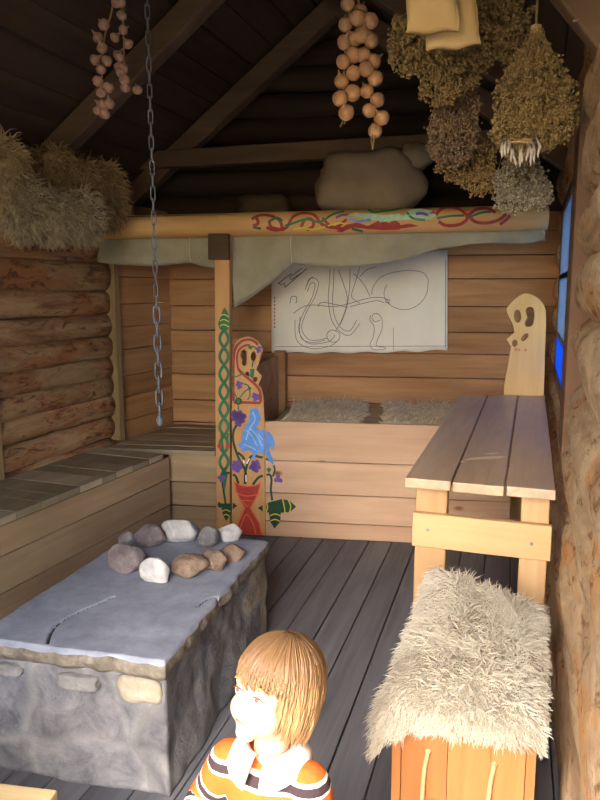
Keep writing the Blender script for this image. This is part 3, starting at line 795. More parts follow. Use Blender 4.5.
for u, va, vb in ((190, 240, 262), (291, 236, 262)):
    mb = MB(); a = PP(u, va-3, P0, PANG, -.05); b = PP(u+.5, vb, P0, PANG, -.05); mb.tube([a, a.lerp(b,.5)-pn*.02, b], .0022, 6); o = mb.build('tie_string', M['string']); rel(o, can)

# linen wall hanging
HW = PY(272, 300, 5.0); HB = BW0; hf = lambda off: (lambda u, v: PP(u, v, BW0, -7.5, off))
hang = thing('linen_wall_hanging', 'cream linen wall hanging with a pencil-drawn knotwork dragon behind the bed', 'wall hanging', hf(.02)(360, 300))
mb = MB(); n, m = 40, 20; vs = []
for i in range(n+1):
    for j in range(m+1):
        u = 271.5 + (447.5-271.5)*i/n; v0 = 250; v1 = 352.5 + 1.5*math.sin(i/n*3) - i/n*2.5 + .8*math.sin(i*.8)
        v = v0+(v1-v0)*j/m; vs.append(hf(.026+.006*noise.noise((i*.2, j*.15, 3)) + .004*math.sin(i*.5)*j/m)(u, v))
mb.add(vs, [(i*(m+1)+j, i*(m+1)+j+1, (i+1)*(m+1)+j+1, (i+1)*(m+1)+j) for i in range(n) for j in range(m)])
o = mb.build('linen_sheet', M['linen'], smooth=True, solid=.003); rel(o, hang)
zE = zq(260, 240, 3.0); hk = hf(.044); mb = MB()
def hs(pts, w=.55, mi=0, **k): ribbon(mb, zE(pts), w, hk, mi, 6, **k)
hs([(505,120),(492,100),(460,92),(410,95),(365,110),(340,140),(335,165)]); hs([(505,120),(500,160),(480,190),(445,208),(410,205),(380,185),(372,160),(380,135)])
hs([(160,110),(148,120),(138,140)], .8); hs([(135,150),(150,115),(175,125),(165,170),(140,215),(125,265),(150,300),(200,295)]); hs([(142,155),(152,130),(165,135),(155,175),(130,220),(116,270),(145,310),(205,305),(225,285)])
hs([(210,85),(208,130),(205,180),(215,240),(240,275),(270,285),(300,250)]); hs([(222,85),(220,140),(218,190),(226,235),(245,265),(270,272),(290,240)])
hs([(235,90),(250,130),(262,180),(245,240),(225,275)]); hs([(270,85),(268,150),(258,210),(240,255)]); hs([(300,80),(285,130),(275,170),(300,190)])
hs([(100,220),(130,200),(165,195),(220,200),(270,190),(310,178),(345,172),(375,175),(388,190)]); hs([(270,200),(310,190),(350,182),(372,188)]); hs([(375,176),(390,180),(388,190),(374,186)], smooth=False)
hs([(105,240),(110,300),(150,325),(205,320),(235,300),(238,280),(215,270),(200,285),(210,305),(232,305)]); hs([(120,230),(122,290),(155,308),(195,300)])
hs([(360,240),(345,245),(336,235),(340,222),(355,222),(366,240),(365,270),(352,300),(350,318),(375,322),(372,328),(340,328),(330,312),(340,290),(342,260),(330,240),(332,225)])
hs([(90,190),(95,170),(110,172),(108,190)]); hs([(300,110),(320,90),(350,80)]); hs([(280,100),(310,130),(330,170)])
hs([(175,200),(180,190),(200,188),(262,202)], .6)
for pts in ([(55,130),(95,100)], [(55,130),(65,135)], [(65,135),(72,128),(75,142)], [(75,142),(140,86)], [(88,112),(125,85)], [(88,112),(92,120),(130,95)]): hs(pts, .9, smooth=False)
for k in range(9): hs([(44, 170+k*11),(44, 176+k*11)], 1, 1, smooth=False)
hs([(46,320),(560,318)], .5, smooth=False); hs([(400,262),(400,330)], .4, smooth=False); hs([(557,60),(556,325)], .5, smooth=False)
o = mb.build('pencil_drawing', [M['ink'], M['ink_red']]); rel(o, hang); tag(o, 'thin pencil line drawing of an interlaced beast')

# loft floor and sacks
mb = MB()
for i in range(6): mb.box((-1.2, .02+i*.16, -.012), (1.5, .17+i*.16, .012))
o = mb.build('loft_floor', M['gable'], loc=onP(0, 0, 1.90), rz=pa); struct(o); tag(o, 'dark loft boards above the canopy', 'loft floor')
def sack(name, label, c, r, mat, seed, knot=None, rz=0):
    root = thing(name, label, 'sack', (c[0], c[1], c[2]), rz)
    mb = MB()
    def fn(d):
        e = .62 if d.z > -.2 else .55
        s = 1/((abs(d.x)**3.2 + abs(d.y)**3.2 + abs(d.z)**3.2)**(1/3.2))
        return s*(1+.16*noise.noise((d.x*1.6+seed, d.y*1.6, d.z*1.6)) + .07*noise.noise((d.x*5, d.y*5+seed, d.z*5)) + .02*noise.noise((d.x*14, d.y*14+seed, d.z*14)) - .10*max(0, d.z)*(d.x+.6)*.6)
    mb.ell((0, 0, r[2]*.96), r, 40, 24, fn=fn)
    o = mb.build('bag', M[mat], root, smooth=True)
    if knot:
        mb = MB(); kx, ky, kz, kr = knot
        mb.ell((kx, ky, kz), (kr, kr*.8, kr*.75), 24, 14, fn=lambda d: 1+.25*noise.noise((d.x*3+seed, d.y*3, d.z*4))+.08*math.sin(math.atan2(d.z, d.x)*9))
        mb.build('tied_mouth', M[mat], root, smooth=True)
        mb = MB(); mb.tube([(kx-kr*.9+kr*.12*math.cos(a), ky+kr*.42*math.cos(a), kz+kr*.42*math.sin(a)) for a in [2*math.pi*i/16 for i in range(17)]], .006, 6); mb.build('tie_cord', M['rope'], root)
    return root
LZ_ = 1.913
sc_ = PP(370, 205, P0, PANG, -.36); sc_.z = LZ_
sack('burlap_sack', 'big brown burlap sack lying on the loft behind the painted beam', sc_, (.31, .2, .20), 'sack', 2, (.27, -.06, .345, .10), pa)
s2 = PP(264, 208, P0, PANG, -.45); s2.z = LZ_
sack('burlap_sack', 'small dark sack on the loft above the carved post', s2, (.17, .11, .085), 'sack_dark', 9, None, pa)
#PART3
# ------------------------------------------------------------------ plain carved end board behind the table
TH = .87
gp = PZ(525, 395, TH); GA = -10
zG = zq(490, 270, 5.336)
gout = cm2(zG([(108,432),(112,408)]), 1, False) + zG([(88,368),(108,352)]) + cm2(zG([(130,335),(122,290),(90,222),(100,190),(140,150),(190,125),(240,140),(275,170),(297,215),(298,300)]), 4, False) + zG([(293,450),(288,680)])
gt = PZ(525, 395, TH); gd = Vector((gt.x, gt.y+.02, 0))
gfn = face = lambda u, v: PP(u, v, gd, GA)
ga = R(GA); gn = Vector((-math.sin(ga), math.cos(ga), 0))
gb = thing('carved_end_board', 'unpainted pale pine board with carved beast head standing behind the table', 'carved board', (gd.x, gd.y, 0), ga)
zb_l = [(504, 395), (504, 384), (507.8, 367)]
bottom = [(543.5, 397)]
def gdown(u, v, z):                        # the same upright edge carried down to the floor
    p = gfn(u, v); return p
holes = [oval(490+147/5.336, 270+246/5.336, 20/5.336, 36/5.336, -.05), cm2(zG([(190,212),(205,198),(230,202),(238,240),(230,290),(205,304),(186,295),(188,272),(200,255),(194,235)]), 3), oval(490+185/5.336, 270+358/5.336, 14/5.336, 26/5.336, .75), oval(490+132/5.336, 270+390/5.336, 15/5.336, 20/5.336, .1)]
# foot of the board: straight down to the floor
fl = gfn(504, 396); frt = gfn(543.6, 396)
from_floor = []
def to_px(p):
    q = p - Vector((0,0,H)); w = q.y*CP - q.z*SP; return (300+F*q.x/w, 400-F*(q.y*SP+q.z*CP)/w)
BLW = to_px(Vector((fl.x, fl.y, .0))); BRW = to_px(Vector((frt.x, frt.y, .0)))
outer = [BLW, (504, 396), (504, 384), (507.8, 367)] + gout + [BRW]
ob = profile_board('board', outer, holes, .03, M['ghost'], gb, gfn, gn)
mb = MB(); gf1 = lambda u, v: PP(u, v, gd, GA, .001)
M['stain'] = plain('faded red stain', S(196,136,96), .8)
for a_, b_, r_ in ((138,424,1.8),(155,426,1.4),(190,427,1.6)): mb = MB(); disc(mb, (490+a_/5.336, 270+b_/5.336), r_, gf1); rel(mb.build('red_stain', M['stain']), gb)

# ------------------------------------------------------------------ table
t00, t10, t11, t01 = PZ(405,477,TH), PZ(556,490,TH), PZ(545,395,TH), PZ(460,395,TH)
tang = math.atan2((t10-t00).y, (t10-t00).x)
tab = thing('plank_table', 'narrow three-plank wooden table against the right log wall', 'table', (t00.x, t00.y, 0), tang)
TM = Matrix.Rotation(-tang, 4, 'Z')
def tl(p): return TM @ (Vector(p)-Vector((t00.x, t00.y, 0)))
a0, a1, a2, a3 = tl(t00), tl(t10), tl(t11), tl(t01)
mb = MB(); mbk = []
for i in range(3):
    p, q = (0, .325, .68, 1)[i], (0, .325, .68, 1)[i+1]; g = .0035
    A0 = a0.lerp(a1, p)+Vector((g if i else 0,0,0)); A1 = a0.lerp(a1, q)-Vector((g if i < 2 else 0,0,0)); B0 = a3.lerp(a2, p)+Vector((g if i else 0,0,0)); B1 = a3.lerp(a2, q)-Vector((g if i < 2 else 0,0,0))
    dz = (-.002, .0, -.003)[i]; fwd = (0, -.012, .006)[i]
    A0.y += fwd; A1.y += fwd
    V_ = [Vector((P.x, P.y, TH-.034+dz)) for P in (A0, A1, B1, B0)] + [Vector((P.x, P.y, TH+dz)) for P in (A0, A1, B1, B0)]
    m2 = MB(); m2.hexa(V_); m2.build('top_plank', M['table_top'], tab, bevel=.004)
W_ = (a1-a0).length; L_ = a2.y
lw = .108
def leg(x, y, wx, wy): m2 = MB(); m2.box((x, y, 0), (x+wx, y+wy, TH-.036)); return m2.build('leg', M['table_leg'], tab, bevel=.004)
leg(.025, .075, lw, .05); leg(W_-lw+.005, .075, lw-.02, .05); leg(.66, L_-.40, .07, .05); leg(W_*.5+.56, L_-.40, .07, .05)
mb = MB(); mb.box((.02, .045, TH-.255), (W_-.004, .073, TH-.135)); rail = mb.build('front_rail', M['table_rail'], tab, bevel=.004)
mb = MB()
for x, z in ((.075, TH-.19), (W_-.065, TH-.2)): mb = MB(); mb.tube([(x, .046, z), (x, .040, z)], .006, 10); mb.build('nail', M['nail'], rail)
mb = MB()
for pts in ([(462,460.2),(470,458),(485,456.4),(500,455.8),(507,456.8),(499,458.6),(480,459.3)], [(482,453.8),(494,452.6),(501,453),(492,454.5)], [(458,461.5),(462,460.8),(466,461.6),(460,462.6)]):
    mb.add([PZ(u, v, TH+.0012) for u, v in pts], [tuple(range(len(pts)))])
o = mb.build('gouge_mark', plain('bare pale wood gouge', S(238,222,190), .8)); rel(o, tab); tag(o, 'pale bare scratch on the middle plank')

# ------------------------------------------------------------------ box stool with rope loops, sheepskin over it
BXH = .475
c0, c1 = PZ(393, 716, BXH), PZ(537, 741, BXH)
bang = math.atan2((c1-c0).y, (c1-c0).x); bwid = (c1-c0).length; bdep = .62
bx = thing('wooden_box_seat', 'orange pine box seat with two rope loops, under the sheepskin', 'box seat', (c0.x, c0.y, 0), bang)
hx = [(428, 752), (494, 765)]; hp = []
Bm = Matrix.Rotation(-bang, 4, 'Z')
for u, v in hx:
    p = PP(u, v, c0, math.degrees(bang)); q = Bm @ (p - Vector((c0.x, c0.y, 0))); hp.append((q.x, q.z))
# front panel with two drilled holes
outer = [(0, 0), (bwid, 0), (bwid, BXH), (0, BXH)]
def panel(x0, x1, hl):
    L2 = [[Vector((x0, 0, 0)), Vector((x1, 0, 0)), Vector((x1, BXH, 0)), Vector((x0, BXH, 0))]] + [[Vector((hx_+.009*math.cos(w), hz+.009*math.sin(w), 0)) for w in [2*math.pi*i/14 for i in range(14)]] for hx_, hz in hl]
    tri = geometry.tessellate_polygon(L2); flat = [p for L in L2 for p in L]; k = len(flat)
    fs = [tuple(t) for t in tri] + [tuple(i+k for i in reversed(t)) for t in tri]; b = 0
    for L in L2:
        m = len(L); fs += [(b+i, b+(i+1) % m, k+b+(i+1) % m, k+b+i) for i in range(m)]; b += m
    return [Vector((p.x, 0, p.y)) for p in flat] + [Vector((p.x, .02, p.y)) for p in flat], fs
mb = MB(); edges = [.022, bwid*.40, bwid*.70, bwid-.022]
for i in range(3):
    x0, x1 = edges[i]+.0008, edges[i+1]-.0008
    vs, fs = panel(x0, x1, [h for h in hp if x0 < h[0] < x1]); mb.add(vs, fs)
mb.box((0, -.003, 0), (.021, .02, BXH)); mb.box((bwid-.021, -.003, 0), (bwid, .02, BXH))
o = mb.build('front_panel', M['box'], bx)
bm = bmesh.new(); bm.from_mesh(o.data); bmesh.ops.recalc_face_normals(bm, faces=bm.faces); bm.to_mesh(o.data); bm.free()
for nm, lo, hi in (('side_panel', (0, .021, 0), (.02, bdep, BXH)), ('side_panel', (bwid-.02, .021, 0), (bwid, bdep, BXH)), ('back_panel', (.021, bdep-.02, 0), (bwid-.021, bdep, BXH)), ('lid', (-.004, -.006, BXH+.001), (bwid+.004, bdep+.005, BXH+.019))):
    mb = MB(); mb.box(lo, hi); mb.build(nm, M['box'], bx, bevel=.003)
for x, z in hp:
    mb = MB(); mb.ell((x, .006, z), (.0085, .012, .0085), 10, 6)
    mb.tube(catmull([(x, .012, z), (x-.001, -.008, z-.004), (x-.006, -.011, z-.04), (x-.009, -.012, z-.10), (x-.006, -.012, z-.17), (x+.006, -.012, z-.20), (x+.016, -.011, z-.16), (x+.014, -.010, z-.12)], 5), .0055, 8)
    mb.build('rope_loop', M['rope'], bx, smooth=True)

def wavy(mb, pts, length, width, droop, rnd):
    for p, nrm, lean, lf in pts:
        L = lf*length*rnd.uniform(.6, 1.2); d = (nrm*rnd.uniform(.25, .7) + lean + Vector((rnd.gauss(0,.28), rnd.gauss(0,.28), rnd.gauss(0,.15)))).normalized()
        sd = d.cross(Vector((rnd.gauss(0,1), rnd.gauss(0,1), rnd.gauss(0,1))))
        if sd.length < 1e-4: continue
        sd.normalize(); q = Vector(p); P = []; ph = rnd.uniform(0, 6.3); am = rnd.uniform(.25, .6)
        for i in range(7):
            P.append(q.copy()); w = sd*math.cos(ph+i*1.35)*am
            q = q + (d+w).normalized()*L/6; d = (d + Vector((0,0,-droop*.7))).normalized()
        mb.tube(P, [width*x for x in (1,1,.95,.85,.7,.45,.1)], 3, 0, cap=False)
fl_c = [PZ(392, 708, .5), PZ(538, 731, .5), PZ(540, 604, .545), PZ(440, 574, .56)]
fn_ang = bang
fc = thing('sheepskin', 'shaggy cream sheepskin spread over the wooden box seat', 'sheepskin', (sum((p.x for p in fl_c))/4, sum((p.y for p in fl_c))/4, BXH+.02), 0)
rnd = random.Random(11); n, m = 24, 36; gv = []
def fleece_pt(s, t):                       # s across, t along, both may run a little past 0..1 and droop
    ss, tt = min(1, max(0, s)), min(1, max(0, t))
    p = fl_c[0].lerp(fl_c[1], ss).lerp(fl_c[3].lerp(fl_c[2], ss), tt)
    ex = (fl_c[1]-fl_c[0]).normalized(); ey = (fl_c[3]-fl_c[0]).normalized()
    ds, dt = s-ss, t-tt
    p = p + ex*ds*.10 + ey*dt*.12
    e = min(ss, 1-ss)*4; e = min(1, e); e2 = min(1, min(tt*5, (1-tt)*7))
    z = BXH + .021 + .018 + .022*math.sin(min(e,e2)*math.pi/2) + .012*noise.noise((s*4, t*5, 3)) + (.05*max(0, tt-.72)/.28*max(0, 1-ss*1.3))
    z -= .30*abs(ds) + (.28 if dt < 0 else .18)*abs(dt)
    return Vector((p.x, p.y, z))
for i in range(n+1):
    for j in range(m+1):
        gv.append(fleece_pt(-.20+1.28*i/n, -.13+1.23*j/m))
mb = MB(); mb.add(gv, [(i*(m+1)+j, (i+1)*(m+1)+j, (i+1)*(m+1)+j+1, i*(m+1)+j+1) for i in range(n) for j in range(m)])
o = mb.build('skin_side', M['hide_pad'], smooth=True, solid=-.008); rel(o, fc)
mb = MB(); pts = []
for k in range(15000):
    s = rnd.uniform(-.20, 1.07); t_ = rnd.uniform(-.13 if s > .12 else -.2, 1.10)
    p = fleece_pt(s, t_); e = .01
    nx = (fleece_pt(s+e, t_)-p).cross(fleece_pt(s, t_+e)-p).normalized()
    if nx.z < 0: nx = -nx
    lean = Vector((-.25+.9*(s-.5), -.65+.6*(t_-.2), -.05)) + Vector((noise.noise((s*5, t_*6, 1)), noise.noise((s*5, t_*6, 7)), 0))*.7
    pts.append((p, nx, lean, (.5 if s > .92 else 1)*(.8 if t_ < .0 and s > .15 else 1)))
wavy(mb, pts, .058, .0022, .20, rnd); o = mb.build('wool', M['fleece']); rel(o, fc); o['kind'] = 'stuff'

# ------------------------------------------------------------------ hearth
HH = .43
h0, h1, h2 = PZ(165, 663, HH), PZ(268, 540, HH), PZ(0, 641, HH)
hang_ = math.atan2((h1-h0).y, (h1-h0).x); ey = (h1-h0).normalized(); HL = (h1-h0).length
hfd = (h2-h0).normalized()
hb_l = PZ(135, 532, HH); 
he = thing('stone_hearth', 'long masonry fire hearth with a blue grey stone slab on top', 'hearth', (h0.x, h0.y, 0), 0)
# outline: front right, back right, back left, front left
lo_ = PZ(0, 618, HH); ldir = (hb_l-lo_).normalized()
# front left corner: left edge meets the front edge
def isect(p, d, q, e):
    den = d.x*e.y-d.y*e.x; t = ((q.x-p.x)*e.y-(q.y-p.y)*e.x)/den; return p+d*t
flc = isect(h0, hfd, hb_l, ldir); blc = hb_l + ldir*.0
org = Vector((h0.x, h0.y, 0))
Q = [h0-org, h1-org, Vector((blc.x, blc.y, HH))-org, Vector((flc.x, flc.y, HH))-org]
def hq(s, t, grow=0):                      # s: right -> left, t: front -> back
    a = Q[0].lerp(Q[3], s); b = Q[1].lerp(Q[2], s); p = a.lerp(b, t); c = (Q[0]+Q[1]+Q[2]+Q[3])*.25
    return p + Vector((p.x-c.x, p.y-c.y, 0)).normalized()*grow
crack = [tl_-org for tl_ in catmull([PZ(48,642,HH), PZ(50,634,HH), PZ(58,624,HH), PZ(75,614,HH), PZ(95,605,HH), PZ(114,597,HH)], 8)]
crack2 = [tl_-org for tl_ in catmull([PZ(197,607,HH), PZ(206,600,HH), PZ(216,597,HH), PZ(219,603,HH)], 6)]
def dseg(p, L):
    best = 9
    for a, b in zip(L, L[1:]):
        ab = b-a; w = max(0, min(1, (p-a).dot(ab)/max(ab.length_squared, 1e-9))); best = min(best, (a+ab*w-p).length)
    return best
cb1, cb2 = [(min(q.x for q in L_)-.02, max(q.x for q in L_)+.02, min(q.y for q in L_)-.02, max(q.y for q in L_)+.02) for L_ in (crack, crack2)]
ST = .06; n, m = 200, 290; mb = MB(); vs = []; dcs = []
for i in range(n+1):
    for j in range(m+1):
        s, t_ = i/n, j/m; p = hq(s, t_)
        edge = min(s, 1-s, t_, 1-t_)
        rag = .014*noise.noise((p.x*6, p.y*6, 1)) + .008*noise.noise((p.x*22, p.y*22, 2))
        if edge < .5/n: 
            c = (Q[0]+Q[2])*.5; dd = Vector((p.x-c.x, p.y-c.y, 0)).normalized(); p = p + dd*rag
        z = HH + .005*noise.noise((p.x*4, p.y*4, 5)) + .0025*noise.noise((p.x*16, p.y*16, 5))
        pp = Vector((p.x, p.y, HH)); dc = min([dseg(pp, L_) for L_, bb in ((crack, cb1), (crack2, cb2)) if bb[0] < pp.x < bb[1] and bb[2] < pp.y < bb[3]] or [9])
        dcs.append(dc)
        if dc < .007: z -= .014*(1-dc/.007)
        if edge < .012: z -= .010*(1-edge/.012) + .004*noise.noise((p.x*20, p.y*20, 9))
        vs.append(Vector((p.x, p.y, z)))
k = len(vs); fs = [(i*(m+1)+j, i*(m+1)+j+1, (i+1)*(m+1)+j+1, (i+1)*(m+1)+j) for i in range(n) for j in range(m)]
rim = [(i, 0) for i in range(n)] + [(n, j) for j in range(m)] + [(i, m) for i in range(n, 0, -1)] + [(0, j) for j in range(m, 0, -1)]
ring = [i*(m+1)+j for i, j in rim]
c = (Q[0]+Q[2])*.5
for q in range(1, 4):
    for idx in ring:
        p = vs[idx]; dd = Vector((p.x-c.x, p.y-c.y, 0)).normalized()
        vs.append(Vector((p.x, p.y, HH-.008-(ST-.008)*q/3 + .006*noise.noise((p.x*9, p.y*9, q)))) + dd*(.010*noise.noise((p.x*14, p.y*14, q*3.)) + (.004 if q < 3 else -.012)))
r = len(ring); prev = ring
for q in range(3):
    cur = [k+q*r+x for x in range(r)]
    fs += [(prev[x], cur[x], cur[(x+1) % r], prev[(x+1) % r]) for x in range(r)]; prev = cur
fs.append(tuple(reversed(prev)))
mb.add(vs, fs); mb.m = [(2 if min(dcs[q] for q in fs[x]) < .0022 else 0) if x < n*m else 1 for x in range(len(fs))]; o = mb.build('top_slab', [M['slab'], stone('broken slab edge', S(140,130,116), S(104,96,86), S(176,168,156), 16, 1), stone('crack fill', S(84,80,82), S(60,58,60), S(150,146,140), 20)], he, smooth=True)
bm = bmesh.new(); bm.from_mesh(o.data); bmesh.ops.recalc_face_normals(bm, faces=bm.faces); bm.to_mesh(o.data); bm.free()
# masonry body
mb = MB(); vs = []; per = []
N = 260
tot = [(0,0),(0,1),(1,1),(1,0)]
for a, b in zip(tot, tot[1:]+tot[:1]):
    for i in range(65): per.append((a[0]+(b[0]-a[0])*i/65, a[1]+(b[1]-a[1])*i/65))
rows = 30; zt = HH-ST+.004
for jr in range(rows+1):
    z = zt*jr/rows
    for s, t_ in per:
        p = hq(s, t_); dd = Vector((p.x-c.x, p.y-c.y, 0)).normalized()
        off = -.022 + .022*(1-jr/rows)**2 + .022*noise.noise((p.x*5, p.y*5, z*6)) + .010*noise.noise((p.x*15, p.y*15, z*15))
        vs.append(Vector((p.x, p.y, z)) + dd*off)
N = len(per)
fs = [(jr*N+i, jr*N+(i+1) % N, (jr+1)*N+(i+1) % N, (jr+1)*N+i) for jr in range(rows) for i in range(N)]
fs += [tuple(range(N)), tuple(rows*N+i for i in range(N-1, -1, -1))]
mb.add(vs, fs); o = mb.build('masonry_body', M['masonry'], he, smooth=True)
bm = bmesh.new(); bm.from_mesh(o.data); bmesh.ops.recalc_face_normals(bm, faces=bm.faces); bm.to_mesh(o.data); bm.free()
# embedded face stones
def embed(u0, v0, u1, v1, col, seed):
    pl = h0; ang = math.degrees(math.atan2((h0-h2).y, (h0-h2).x)); a = PP((u0+u1)/2, (v0+v1)/2, h0, ang, -.022); w = (PP(u1, v1, h0, ang)-PP(u0, v1, h0, ang)).length; hgt = abs(PP(u0, v0, h0, ang).z-PP(u0, v1, h0, ang).z)
    mb = MB(); mb.ell((0,0,0), (w/2, .026, hgt/2), 28, 16, fn=lambda d: (1/((abs(d.x)**4+abs(d.y)**4+abs(d.z)**4)**.25))*(.92+.16*noise.noise((d.x*2+seed, d.y*2, d.z*2))))
    o = mb.build('face_stone', col, he, loc=a-org, rz=R(ang), smooth=True); return o
st_tan = stone('tan face stone', S(172,162,142), S(140,128,110), S(190,182,164)); st_gr = stone('grey face stone', S(138,134,132), S(112,108,106), S(160,156,152))
embed(118, 674, 164, 702, st_tan, 1); embed(58, 672, 100, 690, st_gr, 4); embed(0, 661, 24, 676, st_gr, 8)

# ring of rocks on the slab
rk = {'grey': stone('grey rock', S(142,138,140), S(100,96,98), S(176,172,170), 14, 1), 'mauve': stone('mauve grey rock', S(138,126,126), S(98,86,88), S(168,158,154), 14, 1), 'white': stone('white rock', S(206,204,200), S(150,148,150), S(226,224,220), 9), 'brown': stone('brown rock', S(150,128,112), S(108,88,76), S(176,156,138), 14, 1)}
zR = lambda a, b: (90+a/3.158, 500+b/3.158)
rocks = [  # centre px, half width, half height px, colour, label
 (114,128,30,26,'grey','small grey rock at the back left of the ring, behind the mauve boulder'),
 (112,190,54,56,'mauve','big mauve grey rock on the left side of the ring'),
 (184,118,52,38,'mauve','blocky mauve rock at the back of the ring, left of the large white rock'),
 (283,102,56,44,'white','largest white rock at the back of the ring'),
 (370,123,32,36,'grey','small upright grey rock between the two white rocks at the back'),
 (440,106,33,34,'white','round white rock at the back right of the ring with a dark hollow'),
 (448,166,40,36,'brown','dark brown rock on the right side of the ring'),
 (392,200,42,36,'brown','rounded brown rock on the front right of the ring'),
 (308,216,62,40,'brown','wide pinkish brown rock at the front of the ring'),
 (203,226,45,46,'white','pale squarish rock at the front left of the ring')]
for i, (a, b, rw, rh, colk, lab) in enumerate(rocks):
    u, v = zR(a, b+rh*.80); base = PZ(u, v, HH); sc = base.y/.98/F/3.158
    w, hgt = rw*sc*(.95 if i == 0 else 1.08 if i in (6, 7, 8) else 1.15), rh*sc*.98; dp = w*.68
    base = base + Vector((0, dp*.55, 0))
    mb = MB(); sd = i*7.7
    planes = []
    rr = random.Random(i+50)
    for q in range(13):
        dv = Vector((rr.gauss(0,1), rr.gauss(0,1), rr.gauss(0,1))).normalized(); planes.append((dv, rr.uniform(.72, .95)))
    def fn(d):
        s = 1.12
        for nv, dist in planes:
            q = d.dot(nv)
            if q > 1e-3: s = min(s, dist/q)
        return s*(1+.06*noise.noise((d.x*3+sd, d.y*3, d.z*3))+.025*noise.noise((d.x*9+sd, d.y*9, d.z*9)))
    mb.ell((0,0,0), (w, dp, hgt), 30, 20, fn=fn)
    zmin = min(p[2] for p in mb.v); mb.v = [(p[0], p[1], max(p[2]-zmin-.012, 0)+.0035) for p in mb.v]
    o = mb.build('hearth_rock', rk[colk], loc=(base.x, base.y, HH), rz=rr.uniform(-.4,.4), smooth=True)
    tag(o, lab, 'rock', 'ring of rocks on the hearth slab')

# ------------------------------------------------------------------ hanging chain
def link(mb, c, ln, wd, r, turn, tilt):
    pts = []; k = 14
    for i in range(k):
        a = 2*math.pi*i/k; x = wd*math.cos(a); z = (ln-wd)*(1 if math.sin(a) > 0 else -1)*(1 if abs(math.sin(a)) > .02 else 0) + wd*math.sin(a)
        pts.append(Vector((x*math.cos(turn), x*math.sin(turn), z)) + Vector(c))
    pts.append(pts[0]); pts.append(pts[1]); mb.tube(pts, r, 6, cap=False)
CY = 2.55; ctop = PY(149, 0, CY); cbot = PY(160, 424, CY)
chain = thing('hanging_chain', 'long iron pot chain hanging from the roof over the hearth', 'chain', (cbot.x, CY, cbot.z))
cx = cbot.x
up = MB(); z = 2.98; i = 0; zsw = PY(157, 308, CY).z
while z > zsw: link(up, (0, 0, z-cbot.z), .024, .0075, .0022, (math.pi/2 if i % 2 else 0)+.4, 0); z -= .0415; i += 1
up.build('light_chain', M['iron'], chain, smooth=True)
lo = MB()
while z > cbot.z+.035: link(lo, (0, 0, z-cbot.z), .030, .0115, .0034, (math.pi/2 if i % 2 else 0)+.3, 0); z -= .049; i += 1
lo.build('heavy_chain', M['iron'], chain, smooth=True)
mb = MB(); mb.ell((0, 0, .012), (.013, .013, .02), 14, 10); mb.tube([(0,0,.025),(0,0,.06)], .005, 8); mb.build('end_weight', M['iron'], chain, smooth=True)

# ------------------------------------------------------------------ braids
def lathe_mesh(name, prof, mat, n=16, ridges=0):
    mb = MB(); vs = []; k = len(prof)
    for r_, z_ in prof:
        for j in range(n):
            w = 2*math.pi*j/n; s = 1+(.06*math.cos(ridges*w) if ridges else 0); vs.append((r_*s*math.cos(w), r_*s*math.sin(w), z_))
    fs = [(i*n+j, i*n+(j+1) % n, (i+1)*n+(j+1) % n, (i+1)*n+j) for i in range(k-1) for j in range(n)] + [tuple(range(n-1,-1,-1)), tuple((k-1)*n+j for j in range(n))]
    mb.add(vs, fs); o = mb.build(name, mat, smooth=True); return o
def roof_z(x, y):
    c, s = math.cos(R(AR)), math.sin(R(AR)); a = x*c - y*s
    return RZ + (EZ-RZ)*(a-RX)/(EX-RX) if a > RX else RZ + (LZ-RZ)*(a-RX)/(LX-RX)
def braid(name, label, cat, pxs, y, proto, part, strings, rad, rs, tail=None):
    ps = [PY(u, v, y) for u, v in pxs]; top = Vector((sum(p.x for p in ps)/len(ps), y, roof_z(sum(p.x for p in ps)/len(ps), y)-.01))
    low = min(p.z for p in ps)
    root = thing(name, label, cat, (top.x, y, low))
    for i, p in enumerate(ps):
        o = proto if i == 0 else proto.copy()
        if i: COL.objects.link(o)
        o.parent = root; o.name = part if i == 0 else o.name
        o.location = (p.x-top.x, rs.uniform(-.02, .02), p.z-low); o.rotation_euler = (rs.uniform(-.9, .5), rs.uniform(-.9, .9), rs.uniform(0, 6)); q = rs.uniform(.82, 1.0); o.scale = (q, q, q)
    mb = MB()
    for st in strings:
        pts = [PY(u, v, y+.012) for u, v in st]; loc = [Vector((p.x-top.x, p.y-y, p.z-low)) for p in pts]
        t0 = Vector((0, 0, top.z-low)); mb.tube([t0] + catmull(loc, 5), rad, 7)
    mb.build('braided_stalks', M['stalk'], root, smooth=True)
    if tail:
        for st in tail:
            mb = MB(); pts = [PY(u, v, y) for u, v in st]; mb.tube(catmull([Vector((p.x-top.x, 0, p.z-low)) for p in pts], 4), .003, 5)
            mb.build('root_tuft', M['stalk'], root)
    return root
rs = random.Random(21)
onion = lathe_mesh('onion', [(.0025,-.031),(.006,-.029),(.018,-.024),(.027,-.013),(.0305,0),(.028,.012),(.020,.021),(.010,.026),(.005,.033),(.003,.044)], M['onion'])
zO = lambda a, b: (320+a/4.286, a*0+b/4.286)
on = [(118,22),(110,100),(160,85),(215,95),(107,175),(180,155),(218,180),(100,265),(145,232),(187,232),(232,258),(143,315),(195,303),(237,335),(92,347),(202,385),(85,428),(140,397),(248,422),(112,485),(213,470),(265,507),(238,557),(175,40),(150,160)]
braid('onion_braid', 'string of pale golden onions hanging from the roof in two strands', 'onion braid', [zO(*p) for p in on], 2.72, onion, 'onion',
      [[(347,-40),(350,10),(346,45),(344,80),(342,112)], [(352,-40),(360,10),(368,50),(371,90),(376,128)]], .005, rs,
      [[(375,130),(374,140),(372,150)], [(375,130),(371,139),(373,148)], [(345,112),(343,120),(340,127)], [(345,112),(346,119),(344,124)]])
zGa = lambda a, b: (80+a/5, b/5)
